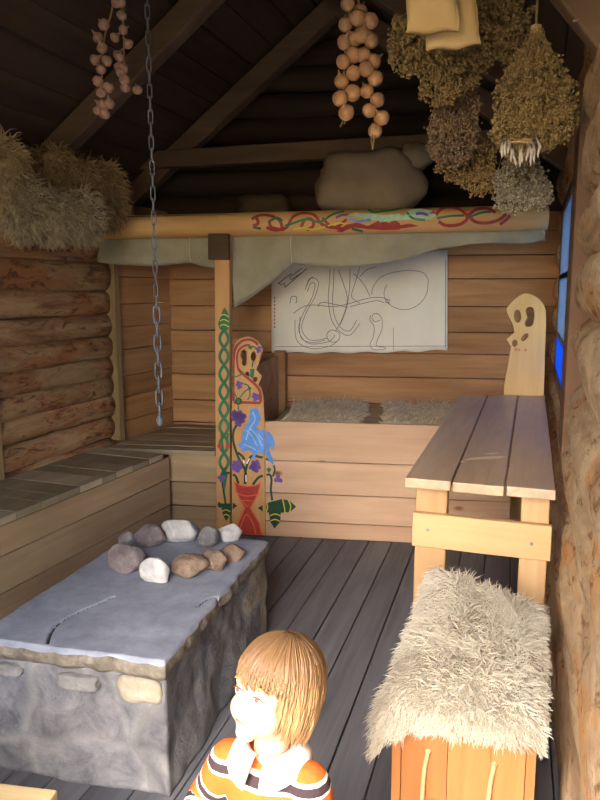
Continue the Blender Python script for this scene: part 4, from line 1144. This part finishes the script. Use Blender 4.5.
garlic = lathe_mesh('garlic_bulb', [(.004,-.019),(.012,-.017),(.021,-.008),(.0235,.001),(.019,.011),(.010,.018),(.005,.026),(.004,.038)], M['garlic'], 20, 7)
ga_ = [(207,75),(212,145),(240,220),(175,190),(125,130),(88,185),(115,245),(75,300),(130,300),(200,290),(112,355),(215,345),(90,405),(140,437),(205,365),(228,405),(112,470),(228,440),(285,447),(90,555),(122,570),(145,520),(105,525),(185,270),(182,20),(205,18),(190,330)]
braid('garlic_braid', 'string of small pinkish garlic bulbs hanging in the dark left corner', 'garlic braid', [zGa(*p) for p in ga_], 3.0, garlic, 'garlic_bulb',
      [[(117,-30),(112,10),(104,40),(102,80),(101,110)], [(118,-30),(122,10),(124,45),(124,88)]], .004, rs)

# ------------------------------------------------------------------ linen pouches
def pouch(label, quad, y, seed):
    root = thing('hanging_pouch', label, 'pouch', PY((quad[2][0]+quad[3][0])/2, (quad[2][1]+quad[3][1])/2, y), 0, 'yellow linen pouches under the roof')
    c4 = [PY(u, v, y) for u, v in quad]; mb = MB(); n, m = 22, 22
    for side in (-1, 1):
        vs = []
        for i in range(n+1):
            for j in range(m+1):
                s, t = i/n, j/m; p = c4[0].lerp(c4[1], s).lerp(c4[3].lerp(c4[2], s), t)
                bul = (max(0, math.sin(math.pi*s))**.5)*(max(0, math.sin(math.pi*min(1, t*.97+.0)))**.45)
                q = p + Vector((.006*noise.noise((t*4, seed, 1))*(1 if s in (0,1) else 0), side*(.003+.028*bul*(1+.3*noise.noise((s*3, t*3, seed)))), .004*math.sin(s*9+seed)*(t > .99)))
                vs.append(q)
        f_ = [(i*(m+1)+j, i*(m+1)+j+1, (i+1)*(m+1)+j+1, (i+1)*(m+1)+j) for i in range(n) for j in range(m)]
        mb.add(vs, f_ if side > 0 else [tuple(reversed(q)) for q in f_])
    for e in ([(0, j) for j in range(m+1)], [(n, j) for j in range(m+1)], [(i, m) for i in range(n+1)], [(i, 0) for i in range(n+1)]):
        K = (n+1)*(m+1)
        for (a, b), (c_, d_) in zip(e, e[1:]):
            i1, i2 = a*(m+1)+b, c_*(m+1)+d_; mb.f.append([i1, i2, K+i2, K+i1]); mb.m.append(0)
    o = mb.build('bag', M['pouch'], smooth=True); rel(o, root)
    mb = MB(); a = c4[0].lerp(c4[1], .5); mb.tube([a, Vector((a.x, a.y, roof_z(a.x, a.y)-.01))], .003, 6); o = mb.build('hanging_cord', M['rope']); rel(o, root)
    return root
pouch('yellow linen pouch hanging in front, nearest to the onions', [(409,-62),(453,-62),(458.5,31),(406,34)], 2.05, 1)
pouch('yellow linen pouch hanging lower behind the front pouch', [(428,-45),(470,-48),(481,45),(426.5,50.5)], 2.12, 6)

# ------------------------------------------------------------------ dried herb bunches
def bunch(label, ells, y, mat, count, r0, seed, tie, tips=None):
    rnd = random.Random(seed); root = thing('dried_herb_bunch', label, 'herb bunch', PY(ells[-1][0], ells[-1][1], y), 0, 'dried herb bunches under the roof')
    area = sum(e[2]*e[3] for e in ells); mb = MB(); st = MB(); tz = PY(tie[0], tie[1], y); tip_up = Vector((tz.x, y, roof_z(tz.x, y)-.01))
    oct_v = [(1,0,0),(-1,0,0),(0,1,0),(0,-1,0),(0,0,1),(0,0,-1)]; oct_f = [(0,2,4),(2,1,4),(1,3,4),(3,0,4),(2,0,5),(1,2,5),(3,1,5),(0,3,5)]
    for cx_, cy_, rx, ry in ells:
        k = int(count*rx*ry/area); c_ = PY(cx_, cy_, y); sc = y/.98/F
        for q in range(k):
            d = Vector((rnd.gauss(0,1), rnd.gauss(0,1), rnd.gauss(0,1))).normalized(); rr = rnd.uniform(.55, 1.0)**.6*(1+.16*noise.noise((d.x*3+seed, d.y*3, d.z*3)))
            p = c_ + Vector((d.x*rx*sc*rr, d.y*min(rx, ry)*sc*.75*rr, d.z*ry*sc*rr))
            for w in range(rnd.choice((3, 4, 5))):
                o_ = p + Vector((rnd.gauss(0,1), rnd.gauss(0,1), rnd.gauss(0,1)))*r0*1.1; s = r0*rnd.uniform(.55, 1.35); b = Matrix.Rotation(rnd.uniform(0, 3), 3, Vector((rnd.random(), rnd.random(), rnd.random()+.1)))
                mb.add([o_ + b @ Vector(v)*s for v in oct_v], oct_f)
            if q % 7 == 0: st.tube([tz + Vector((rnd.gauss(0,.008), rnd.gauss(0,.008), 0)), tz.lerp(p, .55)+Vector((rnd.gauss(0,.01), rnd.gauss(0,.01), 0)), p], .0012, 4, cap=False)
    o = mb.build('seed_heads', M[mat]); rel(o, root); o['kind'] = 'stuff'
    st.tube([tz, tip_up], .004, 6)
    o = st.build('stems', M['stalk']); rel(o, root)
    mb = MB(); mb.tube([tz+Vector((0,0,-.012)), tz+Vector((0,0,.012))], .017, 12); o = mb.build('tie', M['rope']); rel(o, root)
    return root
bunch('broad brown dried herb bunch spreading behind the linen pouches', [(500,30,34,30),(455,62,32,26),(415,48,26,24),(440,85,20,18),(400,30,8,12),(470,20,40,34)], 2.45, 'herb_a', 1500, .0060, 1, (462, -28))
bunch('long mauve brown herb bunch hanging below the linen pouches', [(456,112,22,30),(452,138,24,26)], 2.62, 'herb_b', 800, .0050, 2, (458, 40))
bunch('olive brown herb bunch hanging lowest in the middle of the dried bunches', [(466,160,27,24),(478,180,18,14),(455,150,16,14)], 2.80, 'herb_c', 700, .0055, 3, (464, 90))
bunch('full rounded brown herb bunch hanging next to the right log wall', [(533,98,36,34),(534,66,22,20),(525,130,32,24),(556,112,18,32),(520,152,14,10)], 2.35, 'herb_a', 1700, .0052, 4, (536, 30))
bunch('small grey green herb bunch nearest the beam, below the white leaf tips', [(520,180,24,20),(514,200,18,12),(538,192,14,18)], 2.7, 'herb_d', 900, .0050, 5, (524, 130))
# white leaf tips
lt = thing('dried_leaf_bundle', 'bundle of white dried leaf tips poking out under the rounded herb bunch', 'leaf bundle', PY(518, 168, 2.3)); mb = MB(); rnd = random.Random(5)
for a, b, c_, d_ in ((503,146,502,160),(506,145,505,158),(510,150,511,164),(514,152,516,168),(519,152,520,169),(524,150,522,165),(528,148,531,168),(532,146,534,166),(536,143,538,160),(530,150,526,163),(508,144,508,156),(534,148,532,158)):
    p, q = PY(a, b-6, 2.17), PY(c_, d_-2, 2.12); mb.tube([p, p.lerp(q, .5)+Vector((rnd.gauss(0,.004), -.01, 0)), p.lerp(q, .85), q], [.002, .0045, .0035, .0006], 6)
o = mb.build('leaf_tips', M['tips'], smooth=True); rel(o, lt)
mb = MB(); p = PY(518, 138, 2.18); mb.tube([p+Vector((-.03,-.01,-.015)), p+Vector((0,-.015,-.012)), p+Vector((.035,-.01,-.015)), p+Vector((.05,.03,0)), p+Vector((.05,.12,.02))], .003, 6); o = mb.build('tie_cord', M['rope']); rel(o, lt)
# pale straw stuck in the wall
mb = MB(); mb.tube([PY(573.5, 21, 2.05), PY(584, 18, 2.1), PY(600, 14, 2.2)], .0028, 6); tag(mb.build('straw_stalk', M['tips']), 'single pale straw sticking out of the right wall top', 'straw')

# ------------------------------------------------------------------ shaggy wool bundles on the log wall
def bundle(label, ells, y0, y1, seed, nl, mk='moss_b'):
    rnd = random.Random(seed); cs = []
    for cx_, cy_, rx, ry in ells:
        yy = y0 + (y1-y0)*(cx_)/125; cs.append((PY(cx_, cy_, yy), rx*yy/F, ry*yy/F))
    root = thing('wool_bundle', label, 'wool bundle', (cs[0][0].x, cs[0][0].y, min(c_[0].z-c_[2] for c_ in cs)), 0, 'shaggy wool bundles on the left wall top')
    mb = MB(); fur = MB(); pts = []
    for c_, rx, rz_ in cs:
        mb.ell(c_, (rx*.86, .13, rz_*.86), 20, 12, fn=lambda d: 1+.15*noise.noise((d.x*2+seed, d.y*2, d.z*2)))
        for q in range(int(nl/len(cs))):
            d = Vector((rnd.gauss(0,1), rnd.gauss(0,1), rnd.gauss(0,1))).normalized(); d.y = -abs(d.y) if rnd.random() < .8 else d.y
            pts.append((c_ + Vector((d.x*rx*.84, d.y*.128, d.z*rz_*.84)), d, Vector((.15, -.2, -.5))))
    o = mb.build('wool_core', M[mk], smooth=True); rel(o, root)
    locks(fur, pts, .07, .0055, .2, .45, rnd, 3); o = fur.build('wool_locks', M[mk]); rel(o, root); o['kind'] = 'stuff'
bundle('shaggy beige wool bundle at the left edge of the wall top', [(4,166,22,30),(-8,190,20,22)], 3.35, 3.6, 1, 1500, 'moss_a')
bundle('long shaggy brown wool bundle lying highest on the log wall top', [(52,170,26,22),(80,185,28,26),(108,196,20,34)], 3.55, 4.2, 2, 2600)
bundle('drooping grey wool bundle hanging lowest over the top log', [(24,206,24,34),(52,216,26,26),(82,216,22,26)], 3.32, 3.9, 3, 2600, 'moss_c')

# ------------------------------------------------------------------ pale plank stool in the lower left corner
SH = .34; s_a, s_b, s_c = PZ(57, 797, SH), PZ(58, 789, SH), PZ(0, 782, SH)
sang = math.atan2((s_b-s_c).y, (s_b-s_c).x)
stl = thing('plank_stool', 'pale plank stool just showing in the lower left corner', 'stool', (s_b.x, s_b.y, 0), sang)
for y0_, y1_, x0_ in ((-.14, -.002, -.55), (-.29, -.146, -.55)):
    mb = MB(); mb.box((x0_, y0_, SH-.028), (0, y1_, SH)); mb.build('seat_plank', M['stool'], stl, bevel=.004)
for x0_ in (-.09, -.50):
    mb = MB(); mb.box((x0_, -.27, 0), (x0_+.035, -.02, SH-.029)); mb.build('leg_board', M['stool'], stl, bevel=.003)
#PART4
# ------------------------------------------------------------------ the child
KS = .96; hc = PZ(268, 694, .80*KS)
BODY = R(-24); HEADT = R(-20)
kid = thing('person', 'small child with blond bobbed hair in a striped orange jersey with white collar, looking up', 'person', (hc.x, hc.y, 0), BODY); kid.scale = (KS, KS, KS)
HM = Matrix.Translation((0, .0, .735)) @ Matrix.Rotation(HEADT, 4, 'Z') @ Matrix.Rotation(R(-17), 4, 'X') @ Matrix.Translation((0, 0, -.735))
skin = NT('child skin'); skin.b.inputs['Base Color'].default_value = S(220,172,142); skin.b.inputs['Roughness'].default_value = .55
skin.b.inputs['Subsurface Weight'].default_value = .12; skin.b.inputs['Subsurface Radius'].default_value = (.01,.004,.002); skin.b.inputs['Subsurface Scale'].default_value = .5
M['skin'] = skin.m
def remeshed(mb, name, mat, parent, voxel, it=4):
    me = bpy.data.meshes.new('tmp'); me.from_pydata(mb.v, [], mb.f); o = bpy.data.objects.new('tmp', me); COL.objects.link(o)
    bm = bmesh.new(); bm.from_mesh(me); bmesh.ops.recalc_face_normals(bm, faces=bm.faces); bm.to_mesh(me); bm.free()
    a = o.modifiers.new('r', 'REMESH'); a.mode = 'VOXEL'; a.voxel_size = voxel
    b = o.modifiers.new('s', 'SMOOTH'); b.factor = .5; b.iterations = it
    dg = bpy.context.evaluated_depsgraph_get(); dg.update()
    m2 = bpy.data.meshes.new_from_object(o.evaluated_get(dg)); bpy.data.objects.remove(o)
    m2.name = name; m2.materials.clear(); m2.materials.append(mat)
    m2.polygons.foreach_set('use_smooth', [True]*len(m2.polygons))
    r = bpy.data.objects.new(name, m2); COL.objects.link(r); r.parent = parent; return r
def hp_(p): return HM @ Vector(p)
H3 = HM.to_3x3()
SHL, ELB, WRI = Vector((-.084, .0, .635)), Vector((-.145, .012, .535)), Vector((-.148, -.085, .505))
SHR, ELR, WRR = Vector((.082, .0, .635)), Vector((.104, .015, .525)), Vector((.095, -.075, .450))
mb = MB()
def E_(c, r): mb.ell(hp_(c), r, 20, 14, M=H3)
E_((0,.014,.830), (.066,.080,.074)); E_((0,-.022,.785), (.055,.056,.070)); E_((.027,-.044,.765), (.030,.028,.030)); E_((-.027,-.044,.765), (.030,.028,.030))
E_((0,-.058,.731), (.021,.019,.017)); E_((0,-.047,.836), (.049,.033,.036)); E_((0,-.0835,.778), (.0095,.012,.0095)); E_((0,-.074,.795), (.0065,.010,.020))
E_((.008,-.079,.775), (.007,.008,.006)); E_((-.008,-.079,.775), (.007,.008,.006))
E_((0,-.0725,.7545), (.014,.008,.0045)); E_((0,-.0715,.7475), (.012,.008,.0045)); E_((0,-.055,.75), (.030,.022,.024))
for s in (-1, 1):
    E_((s*.067,.012,.785), (.007,.014,.020)); E_((s*.027,-.0665,.815), (.017,.010,.006))
mb.capsule(hp_((0,.012,.745)), (0,.014,.655), .034, .038)
# torso, hips, legs and feet
mb.ell((0,.006,.60), (.088,.060,.075), 20, 14); mb.ell((0,.0,.52), (.080,.060,.09), 20, 14); mb.ell((0,.0,.43), (.082,.062,.075), 20, 14)
mb.capsule((-.075,.004,.635), (.075,.004,.635), .036, .036)
for s in (-1, 1):
    mb.capsule((s*.042,.002,.41), (s*.048,.0,.22), .048, .037); mb.capsule((s*.048,.0,.22), (s*.052,.012,.06), .036, .025); mb.capsule((s*.052,.018,.028), (s*.058,-.065,.022), .024, .022)
def hand(sh, el, wr, s):
    mb.capsule(sh, el, .030, .025); mb.capsule(el, wr, .025, .019)
    d = (wr-el).normalized(); side = d.cross(Vector((0,0,1))).normalized()*s; dn = d.cross(side).normalized()
    if dn.z > 0: dn = -dn
    pc = wr + d*.026; 
    mb.ell(pc, (.021,.024,.012), 12, 8, M=Matrix((side, d, dn)).transposed())
    for k, (off, L) in enumerate(((-.0145,.026),(-.005,.031),(.005,.029),(.0140,.022))):
        a = pc + side*off + d*.018; b = a + d*L*.5 + dn*.003; c = b + (d*.6+dn*.8)*L*.4; e = c + (d*.0+dn)*L*.28
        mb.capsule(a, b, .0062, .0058, 8); mb.capsule(b, c, .0058, .0054, 8); mb.capsule(c, e, .0054, .0048, 8)
    a = pc - side*.017 - d*.008; b = a - side*.012 + d*.014 + dn*.004; c = b + d*.014 + dn*.008; mb.capsule(a, b, .0075, .0066, 8); mb.capsule(b, c, .0066, .0055, 8)
hand(SHL, ELB, WRI, 1); hand(SHR, ELR, WRR, -1)
body = remeshed(mb, 'body', M['skin'], kid, .0035, 5)
# eyes, brows, mouth
iris = plain('hazel iris', S(84,66,52), .2); eyew = plain('eye white', S(236,230,224), .25); lip = plain('lips', S(206,128,116), .5); lash = plain('lashes', S(96,68,48), .8); brow = plain('brows', S(168,128,80), .9)
for s in (-1, 1):
    mb = MB(); c_ = hp_((s*.0265,-.0655,.7995)); mb.ell(c_, (.0125,.0115,.0105), 16, 10, M=H3); e = mb.build('eye', eyew, kid, smooth=True)
    mb = MB(); f_ = H3 @ Vector((s*-.06, -.95, .25)).normalized(); mb.ell(c_+f_*.0085, .0052, 12, 8); mb.build('iris', iris, e, smooth=True)
    mb = MB(); pts = [hp_((s*.0265+x, -.0665-.0105*math.cos(x*75), .8065-abs(x)**2*28)) for x in [-.013+.0026*i for i in range(11)]]; mb.tube(pts, .0016, 6); mb.build('eyelid', lash, e, smooth=True)
    mb = MB(); pts = [hp_((s*.027+x, -.0765+abs(x)*.22, .8235-x*x*22)) for x in [-.016+.004*i for i in range(9)]]; mb.tube(pts, [.0008,.002,.0025,.0027,.0027,.0026,.0023,.0018,.0008], 6); mb.build('eyebrow', brow, kid, smooth=True)
mb = MB(); pts = [hp_((x, -.0812+x*x*22, .7512+x*x*4)) for x in [-.015+.003*i for i in range(11)]]; mb.tube(pts, [.0008,.0018,.0024,.0028,.0029,.0029,.0029,.0028,.0024,.0018,.0008], 6); mb.build('mouth', lip, kid, smooth=True)
# jersey with stripes that run round the trunk and round each sleeve
mb = MB()
mb.ell((0,.006,.595), (.092,.073,.080), 20, 14); mb.ell((0,.0,.52), (.096,.073,.10), 20, 14); mb.ell((0,.0,.435), (.095,.075,.065), 20, 14); mb.capsule((-.072,.004,.632), (.072,.004,.632), .046, .046)
for sh, el, wr in ((SHL, ELB, WRI), (SHR, ELR, WRR)):
    mb.capsule(sh, el, .045, .039); w2 = el.lerp(wr, .80); mb.tube([el-(wr-el).normalized()*.02, el, el.lerp(wr,.4), w2], [.030,.040,.036,.034], 16)
jm = NT('striped jersey'); at = jm.n('ShaderNodeAttribute', attribute_name='stripe')
OR, WH, DK = S(196,98,44), S(222,214,204), S(62,50,54)
fr = jm.math('FRACT', jm.math('DIVIDE', at.outputs['Fac'], .076))
wv = jm.noise(jm.obj(), 9, 2)
col = jm.ramp(fr, [(0, OR), (.38, WH), (.47, DK), (.68, WH), (.77, OR)], 'CONSTANT')
jm.l(col, jm.b.inputs['Base Color']); jm.b.inputs['Roughness'].default_value = .9; jm.b.inputs['Specular IOR Level'].default_value = .1
jm.bump(jm.noise(jm.obj((1,1,1)), 24, 4), .5, .012)
jer = remeshed(mb, 'jersey', jm.m, kid, .005, 3)
me = jer.data; att = me.attributes.new('stripe', 'FLOAT', 'POINT'); vals = []
def seg_t(p, a, b):
    ab = b-a; t = max(0, min(1, (p-a).dot(ab)/ab.length_squared)); return t*ab.length, (a+ab*t-p).length
for v in me.vertices:
    p = v.co; best = None
    lat = abs(p.x)
    val = .70 - p.z + .25*max(0, lat-.05)*0
    if lat > .080 or p.y < -.085:
        sh, el, wr = (SHL, ELB, WRI) if p.x < 0 else (SHR, ELR, WRR)
        t1, d1 = seg_t(p, sh, el); t2, d2 = seg_t(p, el, wr)
        arm = t1 if d1 <= d2+.004 else (el-sh).length+t2
        w = (min(1, max(0, (lat-.080)/.02)) if p.y > -.085 else 1)*min(1, arm/.035)
        val = val*(1-w) + (arm+.062)*w
    vals.append(val + .0665)
att.data.foreach_set('value', vals)
# dark sleeve linings and white collar
dc_ = plain('dark cuff', S(78,52,44), .9)
for el, wr in ((ELB, WRI), (ELR, WRR)):
    mb = MB(); d = (wr-el).normalized(); w2 = el.lerp(wr, .80); mb.tube([w2-d*.004, w2+d*.006], [.0345,.0335], 20, cap=False); mb.tube([w2+d*.006, w2-d*.02], [.031,.028], 20, cap=False); mb.build('cuff', dc_, kid, smooth=True)
mb = MB(); vs = []; n, m = 40, 5
for i in range(n+1):
    a = R(-262) + R(344)*i/n; a = -math.pi/2 + R(10) + (2*math.pi-R(20))*i/n
    fr_ = max(0, -math.sin(a))                     # 1 at the throat
    for j in range(m+1):
        t = j/m; r_ = .043 + t*(.026+.008*fr_); z = .694 - .010*fr_ + .010*math.sin(min(1, t*2.2)*math.pi)*(1-t) - t*t*(.026+.014*fr_**3)
        vs.append((math.cos(a)*r_*1.12, .012+math.sin(a)*r_*(.98+.16*fr_*t), z))
mb.add(vs, [(i*(m+1)+j, (i+1)*(m+1)+j, (i+1)*(m+1)+j+1, i*(m+1)+j+1) for i in range(n) for j in range(m)])
mb.build('collar', plain('white collar', S(222,216,206), .9), kid, smooth=True, solid=.006)
mb = MB(); mb.hexa([(-.014,-.066,.56),(.014,-.066,.56),(.014,-.060,.56),(-.014,-.060,.56),(-.014,-.066,.66),(.014,-.066,.66),(.014,-.050,.66),(-.014,-.050,.66)])
# trousers and shoes
mb = MB(); mb.ell((0,.0,.42), (.090,.070,.068), 20, 12)
for s in (-1, 1): mb.capsule((s*.043,.002,.40), (s*.049,.0,.22), .056, .045); mb.tube([(s*.049,.0,.235),(s*.049,.0,.22),(s*.052,.010,.12),(s*.053,.012,.055)], [.03,.046,.042,.042], 16)
remeshed(mb, 'trousers', cloth('blue jeans', S(78,92,124), S(58,70,100)), kid, .006, 3)
for s in (-1, 1):
    mb = MB(); mb.capsule((s*.053,.020,.034), (s*.060,-.072,.030), .034, .031, 16); mb.v = [(x, y, max(z, .001)) for x, y, z in mb.v]; mb.build('shoe', plain('brown shoe', S(110,78,52), .6), kid, smooth=True)
# hair: cap and locks
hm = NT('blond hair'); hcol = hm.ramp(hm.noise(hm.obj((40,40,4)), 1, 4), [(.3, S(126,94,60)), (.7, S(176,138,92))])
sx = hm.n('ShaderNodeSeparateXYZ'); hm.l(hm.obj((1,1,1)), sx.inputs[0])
hcol = hm.mix(hm.ramp(hm.math('MULTIPLY', hm.math('SUBTRACT', sx.outputs[2], .70), 5.0), [(.35, (0,0,0,1)), (.95, (1,1,1,1))]), hcol, S(112,84,56))  # darker roots, with the crown's shade put into the hair colour by height
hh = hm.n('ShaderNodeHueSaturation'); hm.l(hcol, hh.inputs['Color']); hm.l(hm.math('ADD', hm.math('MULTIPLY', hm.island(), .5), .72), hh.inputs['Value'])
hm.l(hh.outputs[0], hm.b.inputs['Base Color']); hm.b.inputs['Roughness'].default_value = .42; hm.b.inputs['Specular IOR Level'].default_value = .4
mb = MB(); rnd = random.Random(4); HC = Vector((0, .014, .832)); HR = Vector((.0700, .0845, .0785))
def scalp(az, el, k=1.0):                          # az 0 = face, el from the crown down
    return HC + Vector((math.sin(az)*math.sin(el)*HR.x, -math.cos(az)*math.sin(el)*HR.y, math.cos(el)*HR.z))*k
WH_ = Vector((0, .3, 0))
def one_lock(az, long_el, drop, lift, w):
    pts = []; k = 9; e0 = rnd.uniform(.05, .7)
    for i in range(k):
        e = e0 + (long_el-e0)*i/(k-1); pts.append(scalp(az+.25*math.sin(e*2)*rnd.uniform(-.4,.4)*0 + .02*i*drift, e, 1+lift*(.4+.6*i/(k-1))))
    q = pts[-1]; out = Vector((math.sin(az), -math.cos(az), 0))
    kk = 5
    for i in range(1, kk+1):
        t = i/kk; pts.append(q + Vector((0, 0, -drop*t)) + out*(.006*math.sin(t*2.2) - .016*t*t) + Vector((rnd.gauss(0,.0012), rnd.gauss(0,.0012), 0)))
    pts = [hp_(p) for p in pts]; N_ = len(pts)
    mb.tube(pts, [w*(.7+.5*math.sin(math.pi*min(.94, i/(N_-1)))) * (1 if i < N_-2 else (.6 if i == N_-2 else .15)) for i in range(N_)], 5)
for k in range(2000):
    az = rnd.uniform(-math.pi, math.pi); drift = rnd.uniform(-1.2, 1.2); fa = abs(az)
    if fa < .95:
        one_lock(az, rnd.uniform(1.25, 1.62), rnd.uniform(.006, .026), rnd.uniform(.07, .13), rnd.uniform(.0012,.0022))
    else:
        L = .098 if fa > 1.2 else .08
        one_lock(az, rnd.uniform(1.5, 1.75), L*rnd.uniform(.75, 1.1), rnd.uniform(.0, .08), rnd.uniform(.0014,.0026))
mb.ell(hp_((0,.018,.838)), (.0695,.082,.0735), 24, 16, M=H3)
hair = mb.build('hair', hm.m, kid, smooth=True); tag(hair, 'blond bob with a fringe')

# ------------------------------------------------------------------ daylight
world = bpy.data.worlds.new('sky'); SC.world = world; world.use_nodes = True
wt = world.node_tree; bg = wt.nodes['Background']
sky = wt.nodes.new('ShaderNodeTexSky'); sky.sky_type = 'NISHITA'; sky.sun_disc = False; sky.sun_elevation = R(38); sky.sun_rotation = R(200); sky.air_density = 1.0; sky.dust_density = 2.0
wt.links.new(sky.outputs[0], bg.inputs[0]); bg.inputs[1].default_value = 1.0
def portal(name, a0, a1, l0, z0, z1, rot, sx, sy):
    d = bpy.data.lights.new(name, 'AREA'); d.shape = 'RECTANGLE'; d.size = sx; d.size_y = sy; d.cycles.is_portal = True
    o = bpy.data.objects.new(name, d); COL.objects.link(o); o.location = RW((a0+a1)/2, l0, (z0+z1)/2); o.rotation_euler = rot; return o
portal('door_daylight', DX0, DX1, -.33, 0, DZ, (R(90), 0, R(180-AR) ), DX1-DX0, DZ)
portal('window_daylight', .2, .2, (W0+W1)/2, WZ0, WZ1, (R(90), 0, R(90-AR)), W1-W0, WZ1-WZ0)
sd_ = bpy.data.lights.new('sun', 'SUN'); sd_.energy = .75; sd_.angle = R(.6); sd_.color = (1, .93, .80)
so = bpy.data.objects.new('sun', sd_); COL.objects.link(so)
_w = RW(.08, 1.0)
SUN_DIR = Vector((_w.x, _w.y, -1.09)).normalized()   # direction the light travels
so.rotation_euler = SUN_DIR.to_track_quat('-Z', 'Y').to_euler()
SC.view_settings.view_transform = 'Standard'; SC.view_settings.look = 'None'; SC.view_settings.gamma = 1; SC.view_settings.use_curve_mapping = False
SC.view_settings.exposure = 1.05
SC.cycles.use_denoising = True; SC.cycles.max_bounces = 10; SC.cycles.diffuse_bounces = 6; SC.cycles.sample_clamp_indirect = 8
